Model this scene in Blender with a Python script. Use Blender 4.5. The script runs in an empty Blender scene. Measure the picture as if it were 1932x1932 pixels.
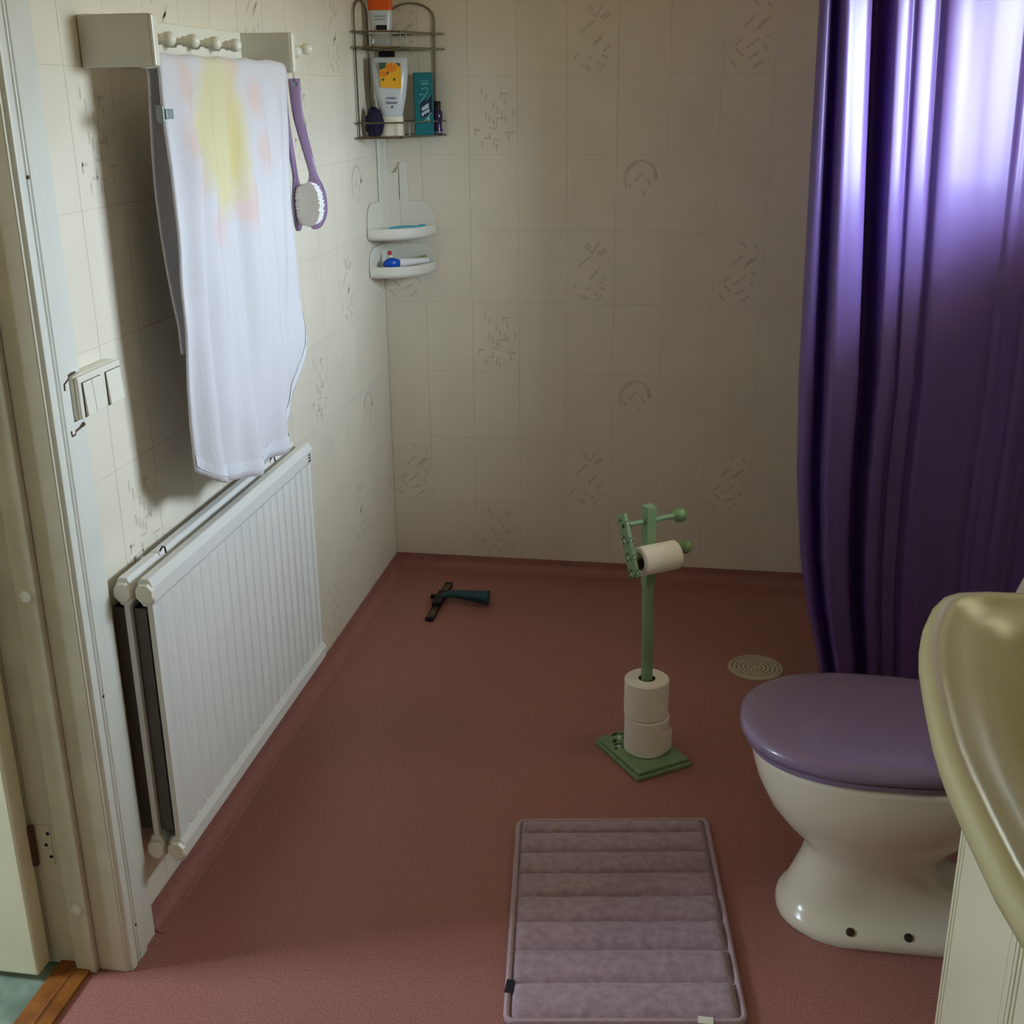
import bpy, bmesh, math, random
from mathutils import Vector, Matrix, noise
PI = math.pi
random.seed(7)
S = bpy.context.scene
C = S.collection

# ------------------------------------------------------------------ camera
def look_matrix(pos, yaw, pitch, roll):
    cy, sy, cp, sp, cr, sr = math.cos(yaw), math.sin(yaw), math.cos(pitch), math.sin(pitch), math.cos(roll), math.sin(roll)
    f = Vector((-sy*cp, cy*cp, -sp)); r = Vector((cy, sy, 0)); u = r.cross(f)
    r2 = cr*r + sr*u; u2 = -sr*r + cr*u
    m = Matrix((r2, u2, -f)).transposed().to_4x4(); m.translation = pos
    return m
cam_data = bpy.data.cameras.new('camera')
cam = bpy.data.objects.new('camera', cam_data); C.objects.link(cam)
cam.matrix_world = look_matrix(Vector((1.00325, -3.61103, 1.50826)), 0.166387, 0.341692, -0.010202)
cam_data.sensor_width = 36; cam_data.lens = 36*2221.39/1932; cam_data.clip_start = 0.02
S.camera = cam

# ------------------------------------------------------------------ world, light, exposure
SKY = 13.5
w = bpy.data.worlds.new('sky'); S.world = w; w.use_nodes = True
nt = w.node_tree; nt.nodes.clear()
tc = nt.nodes.new('ShaderNodeTexCoord'); sx = nt.nodes.new('ShaderNodeSeparateXYZ'); rp = nt.nodes.new('ShaderNodeValToRGB')
mp = nt.nodes.new('ShaderNodeMapRange'); mp.inputs['From Min'].default_value = -1; mp.inputs['From Max'].default_value = 1
bg = nt.nodes.new('ShaderNodeBackground'); wo = nt.nodes.new('ShaderNodeOutputWorld')
rp.color_ramp.elements[0].position = 0.485; rp.color_ramp.elements[0].color = (0.22, 0.23, 0.17, 1)
rp.color_ramp.elements[1].position = 0.515; rp.color_ramp.elements[1].color = (0.71, 0.86, 1.0, 1)
nt.links.new(tc.outputs['Generated'], sx.inputs[0]); nt.links.new(sx.outputs['Z'], mp.inputs['Value'])
nt.links.new(mp.outputs[0], rp.inputs[0]); nt.links.new(rp.outputs[0], bg.inputs[0]); nt.links.new(bg.outputs[0], wo.inputs[0])
bg.inputs['Strength'].default_value = SKY
S.view_settings.view_transform = 'Standard'; S.view_settings.look = 'None'
S.view_settings.gamma = 1; S.view_settings.use_curve_mapping = False
S.view_settings.exposure = 1.97
S.cycles.max_bounces = 7; S.cycles.diffuse_bounces = 4; S.cycles.glossy_bounces = 3; S.cycles.transmission_bounces = 5; S.cycles.caustics_reflective = False; S.cycles.caustics_refractive = False

def portal(name, loc, rot, sx_, sy_):
    l = bpy.data.lights.new(name, 'AREA'); l.shape = 'RECTANGLE'; l.size = sx_; l.size_y = sy_
    l.cycles.is_portal = True
    o = bpy.data.objects.new(name, l); C.objects.link(o); o.location = loc; o.rotation_euler = rot
    return o
# room size; window openings: (bathroom, right wall) and (hall, far wall)
RX, NY, CZ = 1.88, -4.1, 2.35
WY0, WY1, WZ0, WZ1, WD = -1.58, -0.94, 1.28, 1.86, 0.12
HX = -1.7
HY0, HY1, HZ0, HZ1 = -2.80, -2.20, 1.05, 1.85
portal('window_portal', (RX+WD-0.01, (WY0+WY1)/2, (WZ0+WZ1)/2), (0, PI/2, 0), WZ1-WZ0, WY1-WY0)
portal('hall_window_portal', (HX-0.10, (HY0+HY1)/2, (HZ0+HZ1)/2), (0, -PI/2, 0), HZ1-HZ0, HY1-HY0)

# ------------------------------------------------------------------ materials
def s2l(c):
    return tuple((v/255/12.92 if v/255 <= 0.04045 else ((v/255+0.055)/1.055)**2.4) for v in c)
MATS = {}
def mat(name, rgb, rough=0.5, metal=0.0, noise_amt=0.0, noise_scale=40, bump=0.0, bump_scale=200, spec=0.5,
        sheen=0.0, coat=0.0, rgb2=None, trans=0.0, ior=1.45, alpha=1.0, detail=3, sub=0.0):
    if name in MATS: return MATS[name]
    m = bpy.data.materials.new(name); m.use_nodes = True; t = m.node_tree
    b = t.nodes['Principled BSDF']; col = s2l(rgb)+(1,)
    b.inputs['Base Color'].default_value = col; b.inputs['Roughness'].default_value = rough
    b.inputs['Metallic'].default_value = metal; b.inputs['Specular IOR Level'].default_value = spec
    b.inputs['Sheen Weight'].default_value = sheen; b.inputs['Coat Weight'].default_value = coat
    b.inputs['Transmission Weight'].default_value = trans; b.inputs['IOR'].default_value = ior
    b.inputs['Alpha'].default_value = alpha
    b.inputs['Subsurface Weight'].default_value = sub
    if noise_amt or rgb2 or bump:
        g = t.nodes.new('ShaderNodeNewGeometry')
    if noise_amt or rgb2:
        n = t.nodes.new('ShaderNodeTexNoise'); n.inputs['Scale'].default_value = noise_scale; n.inputs['Detail'].default_value = detail
        t.links.new(g.outputs['Position'], n.inputs['Vector'])
        mx = t.nodes.new('ShaderNodeMix'); mx.data_type = 'RGBA'
        if rgb2 is None: rgb2 = tuple(v*(1-noise_amt) for v in rgb)
        mx.inputs['A'].default_value = col; mx.inputs['B'].default_value = s2l(rgb2)+(1,)
        r = t.nodes.new('ShaderNodeMapRange'); r.inputs['From Min'].default_value = 0.35; r.inputs['From Max'].default_value = 0.68
        t.links.new(n.outputs['Fac'], r.inputs['Value']); t.links.new(r.outputs[0], mx.inputs['Factor'])
        t.links.new(mx.outputs['Result'], b.inputs['Base Color'])
    if bump:
        n2 = t.nodes.new('ShaderNodeTexNoise'); n2.inputs['Scale'].default_value = bump_scale; n2.inputs['Detail'].default_value = 2
        t.links.new(g.outputs['Position'], n2.inputs['Vector'])
        bp = t.nodes.new('ShaderNodeBump'); bp.inputs['Strength'].default_value = bump; bp.inputs['Distance'].default_value = 0.003
        t.links.new(n2.outputs['Fac'], bp.inputs['Height']); t.links.new(bp.outputs[0], b.inputs['Normal'])
    MATS[name] = m
    return m
M = {}
M['wall'] = mat('wall_paint', (230, 222, 202), 0.55, noise_amt=0.02, noise_scale=3)
M['tile'] = mat('printed_wall_tile', (234, 226, 208), 0.38, noise_amt=0.025, noise_scale=6, bump=0.02, bump_scale=90)
M['grout'] = mat('tile_joint', (208, 200, 182), 0.8)
M['motif'] = mat('tile_print', (210, 201, 184), 0.42)
M['floor'] = mat('pink_vinyl', (172, 118, 108), 0.42, rgb2=(142, 91, 86), noise_scale=240, detail=4, bump=0.05, bump_scale=300)
M['hallfloor'] = mat('green_linoleum', (96, 116, 102), 0.5, rgb2=(150, 164, 148), noise_scale=14, detail=9)
M['ceil'] = mat('pine_ceiling', (226, 194, 138), 0.55, rgb2=(214, 178, 118), noise_scale=12)  # unseen ceiling, colour invented to warm and lift the bounced light
M['frame'] = mat('white_gloss_paint', (226, 226, 216), 0.35, noise_amt=0.03, noise_scale=7)
M['door'] = mat('cream_door_paint', (242, 238, 210), 0.4, noise_amt=0.02, noise_scale=5)
M['oak'] = mat('oak_threshold', (150, 92, 36), 0.45, rgb2=(118, 66, 22), noise_scale=30)
M['rad'] = mat('radiator_enamel', (228, 227, 222), 0.32, noise_amt=0.015, noise_scale=5)
M['dark'] = mat('dark_void', (14, 13, 12), 0.8)
M['crack'] = mat('rust_crack', (88, 62, 44), 0.8)
M['switch'] = mat('switch_plastic', (232, 228, 212), 0.35)
M['rack'] = mat('rack_painted_wood', (214, 212, 196), 0.4, noise_amt=0.03, noise_scale=14)  # greyer copy of the rack paint, shade of the side panels in its colour
M['rackwhite'] = mat('rack_white_paint', (234, 231, 216), 0.3)
M['chrome'] = mat('chrome_wire', (150, 148, 140), 0.16, metal=1.0)
M['plastic'] = mat('white_plastic', (232, 230, 216), 0.35)
M['toilet'] = mat('toilet_ceramic', (226, 219, 200), 0.2, coat=0.15)
M['lilac'] = mat('lilac_plastic', (134, 115, 143), 0.3, coat=0.25, noise_amt=0.03, noise_scale=300)
M['basin'] = mat('basin_ceramic', (174, 165, 122), 0.27)
M['cabinet'] = mat('cabinet_lacquer', (216, 210, 180), 0.35)
M['green'] = mat('green_paint', (132, 162, 122), 0.4, noise_amt=0.1, noise_scale=18)
M['greendark'] = mat('dark_green_leaf_paint', (34, 66, 40), 0.5)
M['whitepaint'] = mat('white_petal_paint', (214, 220, 206), 0.5)
M['redpaint'] = mat('red_petal_paint', (150, 60, 50), 0.5)
M['paper'] = mat('toilet_paper', (240, 232, 220), 0.9, bump=0.25, bump_scale=420)
M['card'] = mat('cardboard_core', (120, 98, 76), 0.9)
M['mat'] = mat('lilac_bath_mat', (184, 158, 170), 0.95, rgb2=(160, 134, 146), noise_scale=60, detail=6, bump=0.9, bump_scale=520, sheen=0.3)
M['matrim'] = mat('bath_mat_piping', (180, 156, 166), 0.85, bump=0.4, bump_scale=500)
M['navy'] = mat('navy_label', (24, 24, 44), 0.6)
M['drain'] = mat('drain_plastic', (196, 184, 158), 0.45)
M['sq'] = mat('squeegee_teal', (18, 66, 76), 0.35)
M['black'] = mat('black_rubber', (22, 20, 20), 0.5)
M['amber'] = mat('amber_plastic', (96, 74, 56), 0.25, trans=0.3)
M['brushp'] = mat('purple_clear_plastic', (186, 160, 214), 0.1, trans=0.7, ior=1.3)
M['bristle'] = mat('white_bristle', (236, 234, 232), 0.7)
M['cord'] = mat('white_cord', (214, 212, 204), 0.7)
M['clip'] = mat('grey_clip_plastic', (140, 152, 150), 0.3)
M['teal'] = mat('teal_carton', (0, 112, 118), 0.35)
M['tealdark'] = mat('dark_blue_print', (4, 40, 66), 0.4)
M['print'] = mat('pale_print', (186, 206, 212), 0.4)
M['printteal'] = mat('pale_teal_print', (112, 178, 176), 0.4)
M['lotion'] = mat('lotion_bottle_plastic', (206, 212, 216), 0.25, sub=0.1)
M['cap'] = mat('cream_cap', (232, 226, 204), 0.35)
M['orange'] = mat('orange_plastic', (226, 92, 22), 0.4)
M['clear'] = mat('clear_plastic', (226, 228, 226), 0.08, trans=0.75, ior=1.4)
M['petal'] = mat('yellow_petal_print', (242, 176, 40), 0.4)
M['petal2'] = mat('orange_petal_print', (236, 132, 34), 0.4)
M['leafp'] = mat('leaf_print', (62, 92, 70), 0.4)
M['textnavy'] = mat('navy_print', (58, 70, 108), 0.4)
M['puff'] = mat('navy_net', (22, 22, 52), 0.8, bump=0.8, bump_scale=160)
M['purple'] = mat('purple_bottle_glass', (70, 44, 92), 0.15, trans=0.3)
M['blue'] = mat('blue_plastic', (18, 82, 190), 0.3)
M['sky'] = mat('turquoise_plastic', (60, 170, 190), 0.35)
M['red'] = mat('red_plastic', (214, 44, 66), 0.35)
M['olive'] = mat('olive_green_plastic', (140, 146, 96), 0.4)
M['screw'] = mat('dark_bolt_head', (70, 60, 48), 0.35, metal=0.7)

def curtain_mat():
    m = bpy.data.materials.new('purple_satin_fabric'); m.use_nodes = True; t = m.node_tree
    b = t.nodes['Principled BSDF']; out = t.nodes['Material Output']
    b.inputs['Base Color'].default_value = s2l((112, 88, 154))+(1,); b.inputs['Roughness'].default_value = 0.31
    b.inputs['Specular IOR Level'].default_value = 0.55; b.inputs['Anisotropic'].default_value = 0.3
    tg = t.nodes.new('ShaderNodeTangent'); tg.direction_type = 'UV_MAP'; tg.uv_map = 'UVMap'
    t.links.new(tg.outputs[0], b.inputs['Tangent'])
    tr = t.nodes.new('ShaderNodeBsdfTranslucent'); tr.inputs['Color'].default_value = s2l((112, 66, 190))+(1,)
    mx = t.nodes.new('ShaderNodeMixShader'); mx.inputs[0].default_value = 0.15
    t.links.new(b.outputs[0], mx.inputs[1]); t.links.new(tr.outputs[0], mx.inputs[2]); t.links.new(mx.outputs[0], out.inputs[0])
    return m
M['curtain'] = curtain_mat()

def towel_mat():
    """white terry with a faded yellow sun and pink rays printed on it (positions in the towel's own y/z plane)"""
    m = bpy.data.materials.new('printed_terry'); m.use_nodes = True; t = m.node_tree; L = t.links
    b = t.nodes['Principled BSDF']; b.inputs['Roughness'].default_value = 0.95; b.inputs['Sheen Weight'].default_value = 0.3
    tc = t.nodes.new('ShaderNodeTexCoord')
    ns = t.nodes.new('ShaderNodeTexNoise'); ns.inputs['Scale'].default_value = 16; ns.inputs['Detail'].default_value = 3
    L.new(tc.outputs['UV'], ns.inputs['Vector'])
    sub = t.nodes.new('ShaderNodeVectorMath'); sub.operation = 'MULTIPLY_ADD'
    L.new(ns.outputs['Color'], sub.inputs[0]); sub.inputs[1].default_value = (0.05, 0.05, 0); L.new(tc.outputs['UV'], sub.inputs[2])
    prev = None
    def blob(cu, cv, ru, rv, rgb, amt, soft=0.35):
        nonlocal prev
        d = t.nodes.new('ShaderNodeVectorMath'); d.operation = 'SUBTRACT'; L.new(sub.outputs[0], d.inputs[0]); d.inputs[1].default_value = (cu+0.025, cv+0.025, 0)
        s = t.nodes.new('ShaderNodeVectorMath'); s.operation = 'DIVIDE'; L.new(d.outputs[0], s.inputs[0]); s.inputs[1].default_value = (ru, rv, 1)
        f = t.nodes.new('ShaderNodeVectorMath'); f.operation = 'MULTIPLY'; L.new(s.outputs[0], f.inputs[0]); f.inputs[1].default_value = (1, 1, 0)
        ln = t.nodes.new('ShaderNodeVectorMath'); ln.operation = 'LENGTH'; L.new(f.outputs[0], ln.inputs[0])
        r = t.nodes.new('ShaderNodeMapRange'); r.inputs['From Min'].default_value = 1.0; r.inputs['From Max'].default_value = 1-soft
        r.inputs['To Max'].default_value = amt; L.new(ln.outputs['Value'], r.inputs['Value'])
        mx = t.nodes.new('ShaderNodeMix'); mx.data_type = 'RGBA'; L.new(r.outputs[0], mx.inputs['Factor'])
        if prev is None: mx.inputs['A'].default_value = s2l((216, 213, 218))+(1,)
        else: L.new(prev, mx.inputs['A'])
        mx.inputs['B'].default_value = s2l(rgb)+(1,); prev = mx.outputs['Result']
    # u = metres from left edge, v = metres below the rod
    PK = (226, 190, 176); YE = (222, 210, 152)
    for cu, cv, ru, rv in [(0.09, 0.03, 0.05, 0.06), (0.075, 0.12, 0.045, 0.055), (0.10, 0.20, 0.05, 0.055), (0.19, 0.275, 0.045, 0.05),
                           (0.335, 0.25, 0.05, 0.055), (0.43, 0.155, 0.055, 0.05), (0.40, 0.055, 0.05, 0.05), (0.30, 0.0, 0.05, 0.04)]:
        blob(cu, cv, ru, rv, PK, 0.55, 0.6)
    blob(0.235, 0.115, 0.135, 0.165, YE, 0.8, 0.35)
    blob(0.30, 0.14, 0.05, 0.12, (214, 198, 124), 0.5, 0.7)
    L.new(prev, b.inputs['Base Color'])
    g = t.nodes.new('ShaderNodeNewGeometry'); n = t.nodes.new('ShaderNodeTexNoise'); n.inputs['Scale'].default_value = 300; n.inputs['Detail'].default_value = 5
    L.new(g.outputs['Position'], n.inputs['Vector'])
    bp = t.nodes.new('ShaderNodeBump'); bp.inputs['Strength'].default_value = 0.35; bp.inputs['Distance'].default_value = 0.003
    L.new(n.outputs['Fac'], bp.inputs['Height']); L.new(bp.outputs[0], b.inputs['Normal'])
    return m
M['towel'] = towel_mat()

# ------------------------------------------------------------------ mesh helpers
class MB:
    def __init__(s): s.v = []; s.f = []; s.uv = None
    def add(s, vs, fs):
        n = len(s.v); s.v += [tuple(p) for p in vs]; s.f += [tuple(i+n for i in f) for f in fs]; return s
    def box(s, x0, x1, y0, y1, z0, z1):
        vs = [(x, y, z) for z in (z0, z1) for y in (y0, y1) for x in (x0, x1)]
        return s.add(vs, [(0, 2, 3, 1), (4, 5, 7, 6), (0, 1, 5, 4), (2, 6, 7, 3), (0, 4, 6, 2), (1, 3, 7, 5)])
    def rings(s, rings, cap0=True, cap1=True, closed=True):
        n = len(rings[0]); vs = [p for r in rings for p in r]; fs = []
        for i in range(len(rings)-1):
            for j in range(n if closed else n-1):
                k = (j+1) % n
                fs.append((i*n+j, i*n+k, (i+1)*n+k, (i+1)*n+j))
        if cap0: fs.append(tuple(range(n-1, -1, -1)))
        if cap1: fs.append(tuple((len(rings)-1)*n+j for j in range(n)))
        return s.add(vs, fs)
    def tube(s, path, r, n=10, caps=True):
        P = [Vector(p) for p in path]; rings = []
        t0 = (P[1]-P[0]).normalized(); up = Vector((0, 0, 1)) if abs(t0.z) < 0.9 else Vector((1, 0, 0))
        a = t0.cross(up).normalized()
        for i, p in enumerate(P):
            t = (P[min(i+1, len(P)-1)]-P[max(i-1, 0)]).normalized()
            a = (a - t*a.dot(t)).normalized(); b = t.cross(a)
            rr = r[i] if isinstance(r, (list, tuple)) else r
            rings.append([p+(a*math.cos(2*PI*k/n)+b*math.sin(2*PI*k/n))*rr for k in range(n)])
        return s.rings(rings, caps, caps)
    def lathe(s, prof, o, axis=(0, 0, 1), n=28, caps=True):
        ax = Vector(axis).normalized(); up = Vector((0, 0, 1)) if abs(ax.z) < 0.9 else Vector((1, 0, 0))
        a = ax.cross(up).normalized(); b = ax.cross(a); o = Vector(o)
        rings = [[o+ax*h+(a*math.cos(2*PI*k/n)+b*math.sin(2*PI*k/n))*max(r, 1e-5) for k in range(n)] for r, h in prof]
        return s.rings(rings, caps, caps)
    def prism(s, poly, o, ux, uy, uz, h):
        """extrude a 2D polygon (in ux,uy) along uz by h from point o"""
        o = Vector(o); ux = Vector(ux); uy = Vector(uy); uz = Vector(uz)
        r0 = [o+ux*a+uy*b for a, b in poly]; r1 = [p+uz*h for p in r0]
        return s.rings([r0, r1])
    def tf(s, m):
        s.v = [tuple(m @ Vector(p)) for p in s.v]; return s
def root_loc(p):
    while p.parent: p = p.parent
    return Vector(p['o']) if 'o' in p else Vector(p.location)
def finish(me, bevel=0, seg=2, smooth=False, angle=40):
    bm = bmesh.new(); bm.from_mesh(me)
    bmesh.ops.recalc_face_normals(bm, faces=bm.faces)
    if bevel:
        es = [e for e in bm.edges if len(e.link_faces) == 2 and e.calc_face_angle(0) > 0.6]
        bmesh.ops.bevel(bm, geom=es, offset=bevel, segments=seg, profile=0.5, affect='EDGES', clamp_overlap=True)
    for f in bm.faces: f.smooth = smooth
    if smooth:
        for e in bm.edges:
            if len(e.link_faces) == 2: e.smooth = e.calc_face_angle(0) < math.radians(angle)
    bm.to_mesh(me); bm.free()
def obj(name, mb, m, parent=None, bevel=0, seg=2, smooth=False, angle=40, origin=None):
    """links an MB as ONE mesh object; vertices are given in world space"""
    off = root_loc(parent) if parent else Vector(origin or (0, 0, 0))
    me = bpy.data.meshes.new(name); me.from_pydata([tuple(Vector(p)-off) for p in mb.v], [], mb.f)
    finish(me, bevel, seg, smooth, angle)
    me.materials.append(M[m] if isinstance(m, str) else m)
    o = bpy.data.objects.new(name, me); C.objects.link(o)
    if parent: o.parent = parent
    else: o.location = off
    return o
def tag(o, label, cat, group=None):
    o['label'] = label; o['category'] = cat
    if group: o['group'] = group
    return o
def thing(name, label, cat, loc, group=None):
    o = bpy.data.objects.new(name, None); C.objects.link(o); o.location = loc; o.empty_display_size = 0.05
    return tag(o, label, cat, group)
def struct(name, mb, m, label=None, parent=None, **k):
    o = obj(name, mb, m, parent, **k)
    if not parent: o['kind'] = 'structure'
    if label: o['label'] = label
    return o
def subsurf(o, lv=2):
    md = o.modifiers.new('subd', 'SUBSURF'); md.levels = lv; md.render_levels = lv; return o
def arc(cx, cy, r, a0, a1, n):
    return [(cx+r*math.cos(a0+(a1-a0)*i/n), cy+r*math.sin(a0+(a1-a0)*i/n)) for i in range(n+1)]
def spline(pts, n):
    """Catmull-Rom through points, n samples per span"""
    P = [Vector(p) for p in pts]; out = []
    for i in range(len(P)-1):
        p0, p1, p2, p3 = P[max(i-1, 0)], P[i], P[i+1], P[min(i+2, len(P)-1)]
        for k in range(n):
            t = k/n
            out.append(0.5*((2*p1)+(p2-p0)*t+(2*p0-5*p1+4*p2-p3)*t*t+(3*p1-p0-3*p2+p3)*t**3))
    out.append(P[-1]); return out
def lerp_tab(tab, x):
    if x <= tab[0][0]: return tab[0][1]
    for (a, b), (c, d) in zip(tab, tab[1:]):
        if x <= c: return b+(d-b)*(x-a)/(c-a)
    return tab[-1][1]

# ------------------------------------------------------------------ setting: floor, ceiling, walls
WT = -0.125                       # hall side of the left wall
DY0, DY1 = -2.86, -2.00           # doorway along the left wall
DH = 2.04
struct('floor', MB().box(-0.055, RX, NY, 0.0, -0.06, 0.0), 'floor', 'speckled pink vinyl bathroom floor')
struct('floor_hall', MB().box(HX, -0.12, NY, -0.9, -0.06, -0.004), 'hallfloor', 'marbled green linoleum in the hall')
th = struct('threshold', MB().box(-0.12, -0.055, DY0, DY1+0.02, -0.05, 0.008), 'oak', 'oak door threshold')
obj('threshold_ridge', MB().prism([(-0.092, 0.006), (-0.084, 0.011), (-0.076, 0.006)], (0, DY0, 0), (1, 0, 0), (0, 0, 1), (0, 1, 0), DY1-DY0-0.015), 'oak', th)
struct('ceiling', MB().box(HX-0.12, RX+0.3, NY-0.08, 0.08, CZ, CZ+0.06), 'ceil')

TW, THH = 0.14721, 0.22
ROW0 = 1.55568                     # a joint height; rows are counted downwards from it
SK = 0.043                         # top of the vinyl upstand
wb = struct('wall_back', MB().box(-0.12, RX+0.3, 0.0015, 0.08, 0, CZ), 'grout', 'white wall of printed tiles at the back')
wl = struct('wall_left', MB().box(WT, -0.0015, DY1+0.01, 0.0015, 0, CZ).box(WT, -0.0015, DY0, DY1+0.01, DH+0.02, CZ).box(WT, -0.0015, NY, DY0, 0, CZ), 'grout', 'white wall of printed tiles beside the door')
wr = MB()
wr.box(RX, RX+WD, NY, WY0, 0, CZ).box(RX, RX+WD, WY1, 0.0015, 0, CZ).box(RX, RX+WD, WY0, WY1, 0, WZ0).box(RX, RX+WD, WY0, WY1, WZ1, CZ)
struct('wall_right', wr, 'wall')
struct('roof_eave', MB().box(RX+WD, RX+WD+0.55, NY, 0.6, 2.06, 2.12), 'wall')  # unseen slab outside, added to block steep sky light from the floor
struct('wall_front', MB().box(HX, RX+0.3, NY-0.08, NY, 0, CZ), 'wall')
hw = MB().box(HX-0.12, HX, NY-0.08, HY0, 0, CZ).box(HX-0.12, HX, HY1, -0.82, 0, CZ).box(HX-0.12, HX, HY0, HY1, 0, HZ0).box(HX-0.12, HX, HY0, HY1, HZ1, CZ)
struct('wall_hall', hw, 'wall')
struct('wall_hall_end', MB().box(HX, WT, -0.9, -0.82, 0, CZ), 'wall')
# windows with frame and pane
def window(n, x0, x1, y0, y1, z0, z1):
    t = bpy.data.objects.new('window_%d' % n, None); C.objects.link(t); t.location = ((x0+x1)/2, (y0+y1)/2, z0); t['kind'] = 'structure'
    f = 0.04
    if x1-x0 < y1-y0: fm = MB().box(x0, x1, y0, y0+f, z0, z1).box(x0, x1, y1-f, y1, z0, z1).box(x0, x1, y0+f, y1-f, z0, z0+f).box(x0, x1, y0+f, y1-f, z1-f, z1)
    else: fm = MB().box(x0, x0+f, y0, y1, z0, z1).box(x1-f, x1, y0, y1, z0, z1).box(x0+f, x1-f, y0, y1, z0, z0+f).box(x0+f, x1-f, y0, y1, z1-f, z1)
    obj('window_frame', fm, 'frame', t)
    g = bpy.data.materials.get('window_glass')
    if not g:
        g = bpy.data.materials.new('window_glass'); g.use_nodes = True; nt = g.node_tree; nt.nodes.clear()
        tr = nt.nodes.new('ShaderNodeBsdfTransparent'); gl = nt.nodes.new('ShaderNodeBsdfGlossy'); gl.inputs['Roughness'].default_value = 0.02
        fr = nt.nodes.new('ShaderNodeFresnel'); mx = nt.nodes.new('ShaderNodeMixShader'); o = nt.nodes.new('ShaderNodeOutputMaterial')
        gm = nt.nodes.new('ShaderNodeNewGeometry'); iv = nt.nodes.new('ShaderNodeMath'); iv.operation = 'SUBTRACT'; iv.inputs[0].default_value = 1.0; ml = nt.nodes.new('ShaderNodeMath'); ml.operation = 'MULTIPLY'
        nt.links.new(gm.outputs['Backfacing'], iv.inputs[1]); nt.links.new(iv.outputs[0], ml.inputs[0]); nt.links.new(fr.outputs[0], ml.inputs[1]); nt.links.new(ml.outputs[0], mx.inputs[0]); nt.links.new(tr.outputs[0], mx.inputs[1]); nt.links.new(gl.outputs[0], mx.inputs[2]); nt.links.new(mx.outputs[0], o.inputs[0])
    xm, ym = (x0+x1)/2, (y0+y1)/2
    obj('pane', MB().box(xm-0.002, xm+0.002, y0+f, y1-f, z0+f, z1-f) if x1-x0 < y1-y0 else MB().box(x0+f, x1-f, ym-0.002, ym+0.002, z0+f, z1-f), g, t)
window(1, RX+WD-0.045, RX+WD-0.015, WY0, WY1, WZ0, WZ1)
window(2, HX-0.09, HX-0.05, HY0, HY1, HZ0, HZ1)
obj('window_sill', MB().box(RX-0.14, RX+WD-0.046, WY0-0.03, WY1, WZ0-0.024, WZ0), 'frame', bpy.data.objects['window_1'], bevel=0.004)  # unseen sill, made deep to keep window light off the floor

# printed motifs: strokes (u right, v up, metres) from the tile centre
def strokes_mesh(name, segs, wdt=0.0028):
    vs, fs = [], []
    for u0, v0, u1, v1 in segs:
        d = Vector((u1-u0, v1-v0)); 
        if d.length < 1e-5: continue
        d.normalize(); n = Vector((-d.y, d.x))*wdt/2; k = len(vs)
        for p in ((u0-n.x, v0-n.y), (u1-n.x, v1-n.y), (u1+n.x, v1+n.y), (u0+n.x, v0+n.y)): vs.append((p[0], -0.0011, p[1]))
        fs.append((k, k+1, k+2, k+3))
    me = bpy.data.meshes.new(name); me.from_pydata(vs, [], fs); me.materials.append(M['motif']); return me
def zs(f, cx, cy, L): return [((a-cx)*f, -(b-cy)*f, (c-cx)*f, -(d-cy)*f) for a, b, c, d in L]
bars = [(660, 390), (760, 530), (1110, 480), (1200, 620), (930, 690), (1020, 800), (750, 920), (835, 1000), (1130, 900), (1200, 980), (930, 1060), (1010, 1120), (500, 1270), (840, 1370), (1280, 1420), (930, 1550), (1000, 1620), (660, 1540), (1390, 870)]
MOT = {
 'A': strokes_mesh('weave_print', zs(1.284e-4, 917, 930, [(x, y-75, x, y+75) for x, y in bars] + [(1000, 985, 1200, 985), (830, 1190, 990, 1210), (1190, 1290, 1420, 1300), (480, 1235, 620, 1240), (700, 1420, 850, 1410), (1100, 450, 1260, 440), (930, 1440, 1050, 1450)]), 0.0050),
 'B': strokes_mesh('lattice_print', zs(1.766e-4, 457, 931, [(360, 560, 490, 680), (490, 680, 600, 500), (560, 690, 720, 600), (600, 720, 735, 640), (250, 920, 470, 730), (460, 1130, 610, 930), (470, 1060, 590, 1000), (150, 1300, 220, 1200), (260, 1390, 400, 1500), (340, 1390, 430, 1480), (560, 1500, 670, 1390), (600, 1240, 720, 1320), (620, 1200, 740, 1090), (370, 500, 470, 590), (380, 1310, 460, 1260), (520, 1340, 600, 1400)]), 0.0058),
 'C': strokes_mesh('diamond_print', zs(1.3636e-4, 682, 864, [(700, 250, 820, 370), (550, 780, 760, 560), (800, 830, 1080, 580), (830, 750, 1000, 620), (1000, 330, 1090, 420), (380, 1130, 520, 1010), (400, 1200, 560, 1350), (300, 1410, 430, 1550), (780, 1060, 860, 990), (960, 1120, 1030, 1230), (770, 1570, 960, 1420), (640, 1400, 850, 1290), (980, 930, 1060, 980), (600, 1180, 760, 1080)]), 0.0058),
 'D': strokes_mesh('arch_print', zs(1.123e-4, 966, 1173, [(950+430*math.cos(a*PI/12), 800-450*math.sin(a*PI/12), 950+430*math.cos((a+1)*PI/12), 800-450*math.sin((a+1)*PI/12)) for a in range(0, 12)] + [(950+370*math.cos(a*PI/12), 780-370*math.sin(a*PI/12), 950+370*math.cos((a+1)*PI/12), 780-370*math.sin((a+1)*PI/12)) for a in (7, 8, 9, 10, 0, 1)] + [(880, 740, 1000, 680), (780, 880, 900, 760), (1120, 810, 1220, 980), (560, 800, 560, 1020), (670, 940, 680, 1060), (1330, 830, 1380, 700), (1010, 1100, 1090, 1260)]), 0.0065)}
GAP = 0.0011
_tile_cache = {}
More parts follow.
